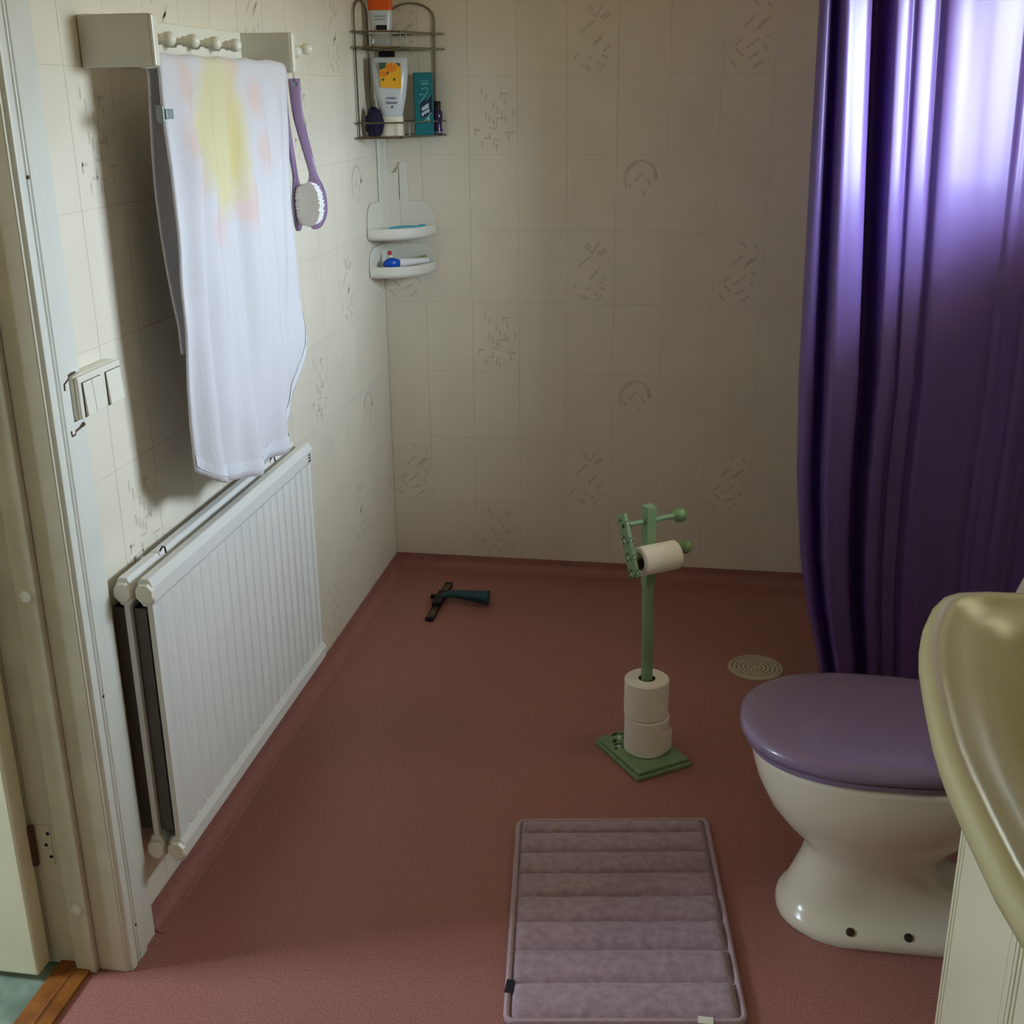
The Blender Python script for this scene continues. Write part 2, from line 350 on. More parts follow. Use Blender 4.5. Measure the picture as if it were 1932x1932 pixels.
def tile_mesh(wd, ht):
    k = (round(wd, 5), round(ht, 5))
    if k not in _tile_cache:
        me = bpy.data.meshes.new('tile'); mb = MB().box(-wd/2+GAP/2, wd/2-GAP/2, 0, 0.0008, -ht/2+GAP/2, ht/2-GAP/2)
        me.from_pydata([(x, y-0.0008, z) for x, y, z in mb.v], [], mb.f); me.materials.append(M['tile']); _tile_cache[k] = me
    return _tile_cache[k]
def lay(wall, edges, place, rotz, motif_col):
    zl = [SK] + [ROW0-THH*i for i in range(6, -4, -1)] + [CZ]
    for a, b in zip(edges, edges[1:]):
        for z0, z1 in zip(zl, zl[1:]):
            o = bpy.data.objects.new('tile', tile_mesh(b-a, z1-z0)); C.objects.link(o); o.parent = wall
            o.location = place((a+b)/2, (z0+z1)/2); o.rotation_euler = (0, 0, rotz)
            if b-a < 0.12 and not motif_col((a+b)/2) == 'C': continue
            r = round((ROW0-(z0+z1)/2)/THH-0.5) % 3     # 0: weave, 1: arch, 2: lattice/diamond
            k = motif_col((a+b)/2)
            if (k == 'A' and r == 0) or (k == 'D' and r == 1) or (k in 'BC' and r == 2):
                if abs(z1-z0-THH) < 0.05 or z0 < 0.1:
                    d = bpy.data.objects.new('printed_motif', MOT[k]); C.objects.link(d); d.parent = o
def col_kind(xb):                                       # xb measured along the back wall's print
    i = math.floor((xb-0.13071)/TW+1e-3) % 7
    return {1: 'A', 3: 'B', 4: 'D', 6: 'C'}.get(i, '-')
be = [0.0] + [0.13071+TW*i for i in range(12)] + [RX]
be = [e for i, e in enumerate(be) if i == 0 or e-be[i-1] > 0.004]
lay(wb, be, lambda u, z: (u, 0.0015, z), 0, lambda u: col_kind(u))
# the left wall is seen from the right, so 'right' on it runs towards the corner (+y)
le = [-1.893] + sorted([-0.1765-TW*i for i in range(0, 12) if -0.1765-TW*i > -1.88]) + [-0.0293, 0.0]
lay(wl, le, lambda u, z: (-0.0015, u, z), PI/2, lambda u: col_kind(u+1.043))

# vinyl upstand (cove) along the wall foot
def cove(name, pts_fn, label):
    prof = [(0.0, 0.0), (0.0, SK), (0.0022, SK), (0.0028, SK-0.004)] + [(0.030-0.0272*math.cos(a), 0.030-0.0285*math.sin(a)) for a in [i*PI/2/8 for i in range(0, 9)]] + [(0.032, 0.0)]
    mb = MB(); mb.rings([[pts_fn(t, d, z) for d, z in prof] for t in (0, 1)])
    return struct(name, mb, 'floor', label, smooth=True, angle=50)
cove('baseboard_back', lambda t, d, z: (t*RX, -d, z), 'pink vinyl upstand at the back wall')
cove('baseboard_left', lambda t, d, z: (d, -t*1.893-0.002*(1-t), z), 'pink vinyl upstand under the radiator')

# ------------------------------------------------------------------ doorway: casing, jamb, door leaf
cas = [(-1.999, 0), (-1.999, 0.014), (-1.996, 0.019), (-1.988, 0.021), (-1.980, 0.020), (-1.977, 0.015), (-1.974, 0.020), (-1.972, 0.0205), (-1.969, 0.016), (-1.966, 0.0205),
       (-1.944, 0.0205), (-1.941, 0.020), (-1.934, 0.0155), (-1.930, 0.0145), (-1.897, 0.0145), (-1.893, 0.011), (-1.893, 0)]
cutp = [p for p in cas if p[0] < -1.935] + [(-1.932, 0.015), (-1.932, 0)]
mb = MB()
for poly, z0, z1 in ((cas, 0.0, 1.020), (cutp, 1.020, 1.096), (cas, 1.096, DH+0.06)):
    mb.prism([(b, a) for a, b in poly], (0, 0, z0), (1, 0, 0), (0, 1, 0), (0, 0, 1), z1-z0)
tr = struct('trim_1', mb, 'frame', 'grooved white door casing', smooth=True, angle=35)
obj('casing_crack', MB().tube([(0.0208, -1.957, 1.078), (0.0208, -1.956, 1.088), (0.0208, -1.945, 1.092), (0.0178, -1.936, 1.0965), (0.0178, -1.915, 1.0985)], 0.0016, 6), 'crack', tr)
obj('casing_crack', MB().tube([(0.0208, -1.955, 1.012), (0.0208, -1.953, 1.003), (0.0208, -1.945, 1.0035), (0.0165, -1.934, 1.006), (0.0148, -1.92, 1.007), (0.0148, -1.905, 1.011)], [0.0014, 0.0014, 0.0016, 0.0016, 0.0018, 0.004], 6), 'crack', tr)
obj('nail_head', MB().lathe([(0.0, 0.0), (0.003, 0.0002), (0.003, 0.0018), (0, 0.002)], (0.0202, -1.975, 1.40), (1, 0, 0), 10), 'crack', tr)
obj('nail_head', MB().lathe([(0.0, 0.0), (0.0025, 0.0002), (0.0025, 0.0018), (0, 0.002)], (0.0202, -1.97, 0.08), (1, 0, 0), 10), 'crack', tr)
obj('nail_head', MB().lathe([(0.0, 0.0), (0.0025, 0.0002), (0.0025, 0.0018), (0, 0.002)], (0.0202, -1.97, 0.55), (1, 0, 0), 10), 'crack', tr)
mb = MB().box(-0.043, 0.0125, -2.004, DY1+0.012, 0.0, DH).box(-0.082, -0.043, -2.016, DY1+0.012, 0.0, DH).box(WT-0.012, -0.082, -1.999, DY1+0.012, 0.0, DH)
M['jamb'] = mat('aged_jamb_paint', (212, 205, 184), 0.45, noise_amt=0.05, noise_scale=9)  # same white paint as the casing, darkened to hold the jamb's shade
jb = struct('trim_2', mb, 'jamb', 'white painted door jamb with stop', bevel=0.0025)
obj('paint_blister', MB().lathe([(0.012, 0), (0.010, 0.003), (0, 0.004)], (-0.062, -2.016, 0.14), (0, -1, 0), 12), 'frame', jb, smooth=True)
obj('paint_blister', MB().lathe([(0.012, 0), (0.010, 0.003), (0, 0.004)], (-0.062, -2.016, 0.75), (0, -1, 0), 12), 'frame', jb, smooth=True)
struct('trim_3', MB().box(WT-0.012, 0.0125, DY0-0.012, DY0+0.004, 0, DH), 'frame', bevel=0.0025)
struct('trim_4', MB().box(WT-0.012, 0.0125, DY0-0.012, DY1+0.012, DH, DH+0.022), 'frame')
struct('trim_5', MB().box(-0.154, WT-0.012, -1.9985, -1.90, 0.0, DH+0.06), 'jamb', 'hall side door casing')
dl = bpy.data.objects.new('door_1', None); C.objects.link(dl); dl.location = (-0.14, -2.03, 0); dl['kind'] = 'structure'; dl['label'] = 'cream painted door standing open into the hall'
obj('door_leaf', MB().box(-0.97, -0.136, -2.050, -2.008, 0.012, 2.03), 'door', dl, bevel=0.003)
M['jamb'] = mat('aged_jamb_paint', (212, 205, 184), 0.45, noise_amt=0.05, noise_scale=9)
def hinge(z):
    h = obj('hinge', MB().lathe([(0.0, 0), (0.006, 0), (0.006, 0.08), (0, 0.08)], (-0.1335, -2.0065, z-0.04), n=12), 'crack', dl, smooth=True)
    obj('hinge_leaf', MB().box(-0.128, -0.100, -2.0005, -1.9985, z-0.04, z+0.04), 'jamb', h)
    for k in (-0.024, 0, 0.024): obj('screw', MB().lathe([(0, 0), (0.0035, 0), (0.003, 0.0012), (0, 0.0012)], (-0.111+0.006*(k != 0), -2.0005, z+k), (0, -1, 0), 10), 'dark', h)
hinge(0.26); hinge(1.0); hinge(1.75)

# ------------------------------------------------------------------ radiator
def radiator():
    y0, y1 = -1.886, -1.030
    t = thing('radiator', 'white double panel radiator with ribbed front under the towel', 'radiator', (0.05, (y0+y1)/2, 0.15))
    oct_ = lambda cx, cz, r: [(cx+r*math.cos(PI/8+k*PI/4), cz+r*1.1*math.sin(PI/8+k*PI/4)) for k in range(8)]
    zt, zb = 0.706, 0.186
    for nm, cx, front in (('front_panel', 0.074, 1), ('rear_panel', 0.034, 0)):
        # corrugated sheet: rib profile in y, swept in z
        prof = []; p = 0.0415; y = y0+0.008; fx = cx+0.009 if front else cx+0.006
        gy = [-1.837+p*i for i in range(20)]
        prof.append((fx, y0+0.006))
        for g in gy:
            prof += [(fx, g-0.006), (fx-0.0045, g-0.002), (fx-0.0045, g+0.002), (fx, g+0.006)]
        prof.append((fx, y1-0.006))
        back = [(x-0.010, yy) for x, yy in reversed(prof)]
        mb = MB(); ring = prof+back
        mb.rings([[(x, yy, z) for x, yy in ring] for z in (zb+0.012, zt-0.016)])
        pn = obj(nm, mb, 'rad', t, smooth=True, angle=50)
        for cz, hn in ((zt, 'top_header'), (zb, 'bottom_header')):
            mb = MB()
            prof2 = [(cx-0.008, cz-0.026), (cx+0.008, cz-0.026), (cx+0.0145, cz-0.016), (cx+0.0155, cz+0.010), (cx+0.008, cz+0.026), (cx-0.008, cz+0.026), (cx-0.0145, cz+0.012), (cx-0.0145, cz-0.014)]
            mb.rings([[(a, yy, b) for a, b in prof2] for yy in (y0+0.004, y1-0.004)])
            obj(hn, mb, 'rad', pn, bevel=0.002)
            for yy, s in ((y0, 1), (y1, -1)):
                mb = MB(); mb.rings([[(a, yy-0.004*s, b) for a, b in oct_(cx, cz, 0.016)], [(a, yy+0.006*s, b) for a, b in oct_(cx, cz, 0.0185)]])
                obj('end_plug', mb, 'switch', pn, bevel=0.001)
    # convector fins between the panels: one folded sheet
    M['fin'] = mat('dusty_convector_steel', (92, 86, 80), 0.7)  # white in truth; dark grey puts the shade between panels into the colour
    zz = []; yy = y0+0.014; k = 0
    while yy < y1-0.014: zz.append((0.0655 if k % 4 in (0, 3) else 0.0425, yy)); yy += (0.009 if k % 2 else 0.002); k += 1
    ring = [(x, b) for x, b in zz]+[(x, b+0.0012) for x, b in reversed(zz)]
    obj('convector_fins', MB().rings([[(x, b, z) for x, b in ring] for z in (zb+0.035, zt-0.035)]), 'fin', t)
    zz2 = [(x-0.0405, b) for x, b in zz]; ring = [(max(x, 0.004), b) for x, b in zz2]+[(max(x, 0.004), b+0.0012) for x, b in reversed(zz2)]
    obj('convector_fins', MB().rings([[(x, b, z) for x, b in ring] for z in (zb+0.035, zt-0.035)]), 'fin', t)  # second set behind the rear panel, added to keep that gap dark
    # connectors between the panels, brackets, bleed clip
    for yy in (y0+0.03, y1-0.03):
        for cz in (zt, zb): obj('connector', MB().tube([(0.036, yy, cz), (0.072, yy, cz)], 0.011, 12), 'rad', t, smooth=True)
    for yy in (y0+0.13, y1-0.16):
        br = MB().box(0.001, 0.004, yy-0.012, yy+0.012, 0.20, 0.725).box(0.001, 0.022, yy-0.006, yy+0.006, 0.715, 0.719)
        br.box(0.001, 0.024, yy-0.012, yy+0.012, 0.205, 0.212)
        obj('bracket', br, 'rad', t)
        obj('bracket_hook', MB().tube([(0.044, yy, 0.733), (0.050, yy, 0.742), (0.054, yy, 0.742), (0.056, yy, 0.73)], 0.0016, 6), 'dark', t)
    lb = MB()
    for k in range(3): lb.box(0.0885, 0.0896, y1-0.034, y1-0.018, 0.705-0.007*k, 0.7085-0.007*k)
    obj('maker_mark', lb, 'screw', t)
radiator()

# ------------------------------------------------------------------ light switch
def switch():
    t = thing('light_switch', 'cream double rocker light switch beside the door casing', 'light switch', (0.0, -1.858, 1.026))
    y0, y1, z0, z1 = -1.930, -1.787, 1.0225, 1.0935
    obj('back_box', MB().box(-0.0005, 0.022, y0, y1, z0, z1), 'switch', t, bevel=0.004)
    pl = obj('face_plate', MB().box(0.0215, 0.029, y0+0.001, y1-0.001, z0+0.001, z1-0.001), 'switch', t, bevel=0.0035)
    for a, b in ((-1.918, -1.8905), (-1.8895, -1.862), (-1.842, -1.795)):
        mb = MB().prism([(0.0285, 0.004), (0.0345, 0.004), (0.031, 0.058), (0.0285, 0.058)], (0, a, z0+0.001), (1, 0, 0), (0, 0, 1), (0, 1, 0), b-a)
        obj('rocker', mb, 'switch', t, bevel=0.002)
    for a, b in ((-1.9205, -1.8595), (-1.8445, -1.7925)):
        obj('rocker_well', MB().box(0.0286, 0.0293, a, b, z0+0.0035, z0+0.060), 'screw', pl)
switch()

# ------------------------------------------------------------------ towel rack with pegs, towel, clip
def towel_rack():
    t = thing('towel_rack', 'cream wooden towel rack with peg rail on the left wall', 'towel rack', (0.0, -1.41, 1.55))
    obj('wall_board', MB().box(0, 0.016, -1.722, -1.090, 1.566, 1.634), 'rackwhite', t, bevel=0.003)
    for y in (-1.731, -1.081):
        obj('side_panel', MB().box(0, 0.123, y-0.009, y+0.009, 1.553, 1.632), 'rack', t, bevel=0.003)
        obj('panel_front_edge', MB().box(0.1215, 0.1265, y-0.0085, y+0.0085, 1.5545, 1.6305), 'rackwhite', t, bevel=0.002)  # lighter copy of the paint for the lit edge of the panel
    obj('towel_rod', MB().tube([(0.098, -1.725, 1.560), (0.098, -1.087, 1.560)], 0.009, 14), 'rackwhite', t, smooth=True)
    for k in range(4):
        y = -1.555+0.100*k
        prof = [(0.0105, 0.0), (0.0105, 0.018), (0.006, 0.022), (0.006, 0.030), (0.0095, 0.034), (0.0085, 0.037), (0.009, 0.040), (0.0115, 0.046), (0.0125, 0.052), (0.0110, 0.059), (0.006, 0.0635), (0.0, 0.0645)]
        obj('peg', MB().lathe(prof, (0.0155, y, 1.602), (1, 0, 0), 16), 'rackwhite', t, smooth=True, angle=60)
towel_rack()

def towel():
    # front flap, over the rod, rear flap: a sheet (u along y, s along the drop), given thickness
    NU, YL, YR, RX0, RZ = 60, -1.699, -1.100, 0.098, 1.560
    bot = [(0.0, 0.868), (0.05, 0.842), (0.10, 0.828), (0.2, 0.810), (0.36, 0.794), (0.55, 0.786), (0.66, 0.788), (0.75, 0.803), (0.83, 0.842), (0.90, 0.896), (0.95, 0.960), (0.98, 1.02), (1.0, 1.09)]
    rows = []
    def front(u, s):
        zb = lerp_tab(bot, u); L = RZ-zb; z = RZ-s*L; d = s*L
        yl = YL-0.005*min(1, d/0.45)+0.02*max(0, s-0.6); y = yl+(YR-yl)*u
        y += 0.010*max(0, s-0.8)*math.sin(u*9)
        a = min(1, d/0.16)
        x = RX0+0.0135+0.016*a*math.sin(u*20+0.8+0.6*math.sin(d*4))*(0.5+0.5*s)+0.008*a*math.sin(u*43+2+d*3)+0.006*a*math.sin(u*9+d*6)
        x += 0.016*a*math.exp(-((u-0.11)/0.06)**2)-0.014*a*math.exp(-(u/0.045)**2)-0.022*a*(max(0, u-0.86)/0.14)**2
        x += 0.004*noise.noise(Vector((u*7, d*9, 1.3)))
        return Vector((x, y, z)), u*(YR-YL), d
    def rear(u, s):
        L = 0.49+0.05*u; d = s*L; yl = YL+0.02+0.012*math.sin(d*9)+0.05*s; y = yl+(YR-0.02-yl)*u
        x = RX0-0.0135-0.006*s-0.012*math.sin(u*17+1)*min(1, d/0.2)*0.6-0.02*math.exp(-((u-0.02)/0.06)**2)*math.sin(min(1, s/0.9)*PI)
        return Vector((max(x, 0.03), y, RZ-d)), u*(YR-YL), -d
    NS, NR, NA = 64, 36, 8
    for j in range(NS, 0, -1): rows.append([front(i/NU, j/NS) for i in range(NU+1)])
    for k in range(NA+1):
        a = PI*k/NA
        r = []
        for i in range(NU+1):
            u = i/NU
            f = front(u, 0)[0]
            r.append((Vector((RX0+0.0135*math.cos(a), YL+(YR-YL)*u, RZ+0.0135*math.sin(a)+0.0015*math.sin(u*30))), u*(YR-YL), -0.042*k/NA))
        rows.append(r)
    for j in range(1, NR+1): rows.append([(lambda q: (q[0], q[1], q[2]-0.042))(rear(i/NU, j/NR)) for i in range(NU+1)])
    vs = [q[0] for r in rows for q in r]; uv = [(q[1], q[2]) for r in rows for q in r]; n = NU+1
    fs = [(j*n+i, j*n+i+1, (j+1)*n+i+1, (j+1)*n+i) for j in range(len(rows)-1) for i in range(NU)]
    org = Vector((0.1, -1.41, 0.8))
    me = bpy.data.meshes.new('towel'); me.from_pydata([tuple(v-org) for v in vs], [], fs)
    ul = me.uv_layers.new(name='UVMap')
    for lp in me.loops: ul.data[lp.index].uv = uv[lp.vertex_index]
    for p in me.polygons: p.use_smooth = True
    me.materials.append(M['towel'])
    o = bpy.data.objects.new('towel', me); C.objects.link(o); o.location = org
    md = o.modifiers.new('thick', 'SOLIDIFY'); md.thickness = 0.005; md.offset = 0
    tag(o, 'white terry towel with a faded yellow sun hung over the wall rack', 'towel')
    # woven hem band near the foot of the front flap
    mb = MB(); r0 = []; r1 = []
    for i in range(NU+1):
        u = i/NU
        for rr, s in ((r0, 0.955), (r1, 0.985)):
            q = front(u, s)[0]; rr.append((q.x+0.0042, q.y, q.z))
    hem_m = mat('towel_hem', (222, 222, 228), 0.9, bump=0.4, bump_scale=300)
    mb.rings([r0, r1], False, False, closed=False)
    h = obj('hem_band', mb, hem_m, o, smooth=True)
    return o
towel()

def clip():
    t = thing('clothes_clip', 'small grey plastic clip on the edge of the towel', 'clip', (0.118, -1.712, 1.465))
    for k in (-1, 1):
        obj('clip_jaw', MB().box(0.118+k*0.0065-0.0028, 0.118+k*0.0065+0.0028, -1.722, -1.694, 1.474, 1.490), 'clip', t, bevel=0.0015)
    obj('clip_spring', MB().lathe([(0.004, -0.009), (0.004, 0.009)], (0.118, -1.712, 1.482), (1, 0, 0), 10), 'screw', t, smooth=True)
    obj('clip_grip', MB().box(0.112, 0.124, -1.727, -1.720, 1.468, 1.496), 'clip', t, bevel=0.002)
clip()

# ------------------------------------------------------------------ bath brushes on wall pegs
def wall_peg(y, z, label):
    t = thing('wall_peg', label, 'peg', (0.0, y, z), 'round white wall pegs past the towel rack')
    obj('peg_plate', MB().lathe([(0.0, -0.0005), (0.014, -0.0005), (0.014, 0.006), (0.011, 0.009), (0, 0.009)], (0, y, z), (1, 0, 0), 18), 'rackwhite', t, smooth=True)
    obj('peg_knob', MB().lathe([(0.006, 0.006), (0.006, 0.030), (0.0085, 0.033), (0.008, 0.036), (0.0125, 0.043), (0.0135, 0.050), (0.012, 0.057), (0.006, 0.0625), (0, 0.063)], (0, y, z), (1, 0, 0), 18), 'rackwhite', t, smooth=True, angle=60)
wall_peg(-0.846, 1.602, 'round white wall peg carrying the purple brush')
wall_peg(-0.766, 1.610, 'round white wall peg nearer the corner, nothing hanging on it')

def brush(label, tfm, loc):
    """local frame: x across, y away from the viewer, z up; top hole at the origin"""
    t = thing('bath_brush', label, 'brush', loc, 'bath brushes hanging from the wall pegs')
    t['o'] = (0, 0, 0)
    prof = [(0.0, 0.012, 0.0145), (0.0, 0.004, 0.0155), (0.001, -0.03, 0.0145), (0.004, -0.07, 0.0135), (0.012, -0.11, 0.0125), (0.022, -0.15, 0.0115), (0.030, -0.185, 0.0100), (0.034, -0.205, 0.0120),
            (0.036, -0.225, 0.021), (0.037, -0.25, 0.027), (0.037, -0.28, 0.0275), (0.035, -0.30, 0.024), (0.032, -0.318, 0.016), (0.030, -0.326, 0.006)]
    cen = spline([(a, 0, b) for a, b, c in prof], 4); rad = spline([(c, 0, 0) for a, b, c in prof], 4)
    mb = MB(); rings = []
    for p, r in zip(cen, rad):
        h = 0.0055; rr = max(r.x, 0.003)
        rings.append([tuple(tfm @ Vector((p.x+rr*math.copysign(abs(math.cos(q))**0.8, math.cos(q)), p.y+h*math.sin(q), p.z))) for q in [2*PI*k/20 for k in range(20)]])
    mb.rings(rings)
    body = obj('handle', mb, 'brushp', t, smooth=True, angle=60)
    # bristle pad: tufts
    mb = MB()
    for i in range(-6, 7):
        for j in range(-12, 13):
            u, v = i*0.0038+0.0012*math.sin(j*2.1), j*0.0039+0.001*math.sin(i*1.7)
            if (u/0.0235)**2+(v/0.046)**2 > 1: continue
            b0 = Vector((0.0365+u, -0.005, -0.266+v)); tip = b0+Vector((u*0.12-0.004, -0.024, v*0.10))
            mb.tube([tuple(tfm @ b0), tuple(tfm @ ((b0+tip)/2)), tuple(tfm @ tip)], [0.0020, 0.0027, 0.0029], 6)
    bo = obj('bristles', mb, 'bristle', t, smooth=True); bo['kind'] = 'stuff'
    lp = [(0.0, 0.0, 0.0), (-0.003, 0.0, 0.03), (-0.004, 0.004, 0.062), (0.0, 0.006, 0.068), (0.004, 0.004, 0.062), (0.003, 0.0, 0.03), (0.0005, 0.0, 0.0)]
    obj('hanging_loop', MB().tube([tuple(tfm @ Vector(p)) for p in lp], 0.0009, 6), 'cord', t)
    obj('loop_eyelet', MB().lathe([(0.0035, -0.0064), (0.0055, -0.0064), (0.0055, 0.0064), (0.0035, 0.0064)], tuple(tfm @ Vector((0, 0, 0.0))), tuple(tfm.to_3x3() @ Vector((0, 1, 0))), 14), 'print', t, smooth=True)
    for ch in list(t.children): ch.matrix_parent_inverse = Matrix.Translation(-Vector(loc))
BM1 = Matrix.Translation((0.041, -0.846, 1.533)) @ Matrix.Rotation(math.radians(-8), 4, 'Z')
brush('purple clear plastic bath brush with white bristles hanging in full view', BM1, (0.041, -0.846, 1.20))
BM2 = Matrix.Translation((0.022, -0.872, 1.528)) @ Matrix.Rotation(math.radians(84), 4, 'Z')
brush('second purple bath brush mostly hidden behind the towel edge', BM2, (0.022, -0.872, 1.20))

# ------------------------------------------------------------------ chrome corner caddy
def shelf_path(z, ins=0.0):
    a = [(0.006, -0.246+ins, z), (0.085-ins*0.3, -0.232+ins*0.8, z)]
    pts = [Vector((0.006, -0.246+ins, z)), Vector((0.092-ins*0.4, -0.226+ins*0.9, z)), Vector((0.126-ins*0.6, -0.206+ins*0.8, z)), Vector((0.140-ins*0.7, -0.172+ins*0.6, z)), Vector((0.205-ins, -0.010, z))]
    return [tuple(p) for p in spline(pts, 6)]
def caddy():
    t = thing('corner_caddy', 'chrome wire corner shower caddy holding bottles', 'shower caddy', (0.0, 0.0, 1.39))
    for z, r in ((1.672, 0.0024), (1.631, 0.0030), (1.433, 0.0022), (1.393, 0.0030)):
        obj('rail', MB().tube(shelf_path(z), r, 8), 'chrome', t, smooth=True)
        obj('wall_rail', MB().tube([(0.006, -0.250, z), (0.006, -0.006, z), (0.212, -0.006, z)], r, 8), 'chrome', t, smooth=True)
    for z in (1.631, 1.393):
        for k in range(1, 9):
            f = k/9; a = Vector((0.006, -0.24*(1-f)-0.006*f, z)); 
            P = shelf_path(z); q = P[int(f*(len(P)-1))]
            obj('shelf_wire', MB().tube([(0.006+0.0*f, q[1], z+0.001), (q[0], q[1], z+0.001)], 0.0013, 6), 'chrome', t, smooth=True)
    for z0, z1 in ((1.631, 1.672), (1.393, 1.433)):
        for f in (0.62, 0.78):
            P = shelf_path(z0); q = P[int(f*(len(P)-1))]
            obj('upright', MB().tube([(q[0], q[1], z0), (q[0], q[1], z1)], 0.0017, 6), 'chrome', t, smooth=True)
    ya, yb = -0.220, -0.085
    arch = [(0.006, ya, 1.393), (0.006, ya, 1.55), (0.006, ya, 1.715)] + [(0.006, (ya+yb)/2-(yb-ya)/2*math.cos(a), 1.715+0.042*math.sin(a)) for a in [PI*k/10 for k in range(1, 10)]] + [(0.006, yb, 1.715), (0.006, yb, 1.55), (0.006, yb, 1.393)]
    obj('hoop', MB().tube(arch, 0.0028, 8), 'chrome', t, smooth=True)
    xa, xb = 0.045, 0.182
    arch = [(xa, -0.006, 1.393), (xa, -0.006, 1.55), (xa, -0.006, 1.715)] + [((xa+xb)/2-(xb-xa)/2*math.cos(a), -0.006, 1.715+0.042*math.sin(a)) for a in [PI*k/10 for k in range(1, 10)]] + [(xb, -0.006, 1.715), (xb, -0.006, 1.55), (xb, -0.006, 1.393)]
    obj('hoop', MB().tube(arch, 0.0028, 8), 'chrome', t, smooth=True)
    obj('corner_hook', MB().box(0.014, 0.062, -0.012, -0.0005, 1.607, 1.628), 'dark', t, bevel=0.003)  # small dark block in the corner below the upper shelf
caddy()

def oval_loft(mb, secs, cx, cy, n=24, rot=0.0):
    rings = []
    for z, rx, ry in secs:
        r = []
        for k in range(n):
            q = 2*PI*k/n; px, py = rx*math.copysign(abs(math.cos(q))**0.75, math.cos(q)), ry*math.copysign(abs(math.sin(q))**0.75, math.sin(q))
            r.append((cx+px*math.cos(rot)-py*math.sin(rot), cy+px*math.sin(rot)+py*math.cos(rot), z))
        rings.append(r)
    return mb.rings(rings)
def facing(cx, cy, rot, z0):
    """frame on the front of an object: u right, v up, normal towards the room"""
    ux = Vector((math.cos(rot), math.sin(rot), 0)); n = Vector((math.sin(rot), -math.cos(rot), 0))
    return lambda u, v, d: Vector((cx, cy, z0))+ux*u+n*d+Vector((0, 0, v))
def flat(mb, P, poly, d):
    k = len(mb.v); mb.v += [tuple(P(u, v, d)) for u, v in poly]; mb.f.append(tuple(range(k, k+len(poly))))
def strip(mb, P, pts, w_, d):
    for (a, b), (c, e) in zip(pts, pts[1:]):
        v = Vector((c-a, e-b)); n = Vector((-v.y, v.x)).normalized()*w_/2
        flat(mb, P, [(a-n.x, b-n.y), (c-n.x, e-n.y), (c+n.x, e+n.y), (a+n.x, b+n.y)], d)

def lotion():
    cx, cy, rot, z = 0.077, -0.125, 0.25, 1.3955
    t = thing('lotion_bottle', 'white lotion bottle with yellow flower label standing upside down on its cap', 'bottle', (cx, cy, z))
    capm = MB(); oval_loft(capm, [(z, 0.031, 0.019), (z+0.003, 0.033, 0.021), (z+0.052, 0.034, 0.022), (z+0.054, 0.033, 0.021)], cx, cy, 28, rot)
    obj('bottle_cap', capm, 'cap', t, smooth=True, angle=50)
    b = MB(); oval_loft(b, [(z+0.0545, 0.032, 0.020), (z+0.075, 0.0365, 0.022), (z+0.105, 0.043, 0.0235), (z+0.14, 0.0485, 0.0235), (z+0.175, 0.051, 0.021), (z+0.20, 0.051, 0.015), (z+0.210, 0.050, 0.009), (z+0.213, 0.046, 0.004)], cx, cy, 28, rot)
    bo = obj('bottle_body', b, 'lotion', t, smooth=True, angle=60)
    P = facing(cx, cy, rot, z)
    m = MB(); flat(m, P, [(-0.028, 0.132), (0.031, 0.128), (0.031, 0.196), (-0.029, 0.198)], 0.0250); lab = obj('flower_label', m, 'petal', bo)
    m = MB(); flat(m, P, [(-0.029, 0.198), (-0.029, 0.178), (-0.012, 0.184), (-0.008, 0.198)], 0.0253); obj('leaf_print', m, 'leafp', lab)
    m = MB(); flat(m, P, [(0.016, 0.197), (0.030, 0.196), (0.028, 0.186)], 0.0253); obj('leaf_print', m, 'leafp', lab)
    m = MB()
    for (fu, fv, fr) in ((0.004, 0.184, 0.016), (-0.018, 0.168, 0.010)):
        for k in range(9):
            a = 2*PI*k/9; flat(m, P, [(fu, fv), (fu+fr*math.cos(a-0.28), fv+0.75*fr*math.sin(a-0.28)), (fu+fr*1.1*math.cos(a), fv+0.8*fr*math.sin(a)), (fu+fr*math.cos(a+0.28), fv+0.75*fr*math.sin(a+0.28))], 0.0254)
    obj('petal_print', m, 'petal2', lab)
    m = MB()
    for fu, fv in ((-0.006, 0.170), (-0.020, 0.153), (0.012, 0.153)): flat(m, P, [(fu+0.0035*math.cos(a), fv+0.004*math.sin(a)) for a in [PI*k/4 for k in range(8)]], 0.0256)
    obj('flower_centre_print', m, 'leafp', lab)
    m = MB(); rr = random.Random(3)
    for row, (v, u0, u1) in enumerate(((0.103, -0.012, 0.016), (0.090, -0.012, 0.018))):
        u = u0
        while u < u1:
            h = 0.0045+0.002*rr.random(); strip(m, P, [(u, v-h/2), (u+0.0005, v+h/2)], 0.0012, 0.0262)
            if rr.random() < 0.6: strip(m, P, [(u, v+h/2-0.001), (u+0.002, v+h/2-0.0015)], 0.001, 0.0262)
            u += 0.0026
    flat(m, P, [(0.003, 0.075), (0.006, 0.079), (0.003, 0.083), (0.0, 0.079)], 0.0250)
    obj('lettering_print', m, 'textnavy', bo)
lotion()
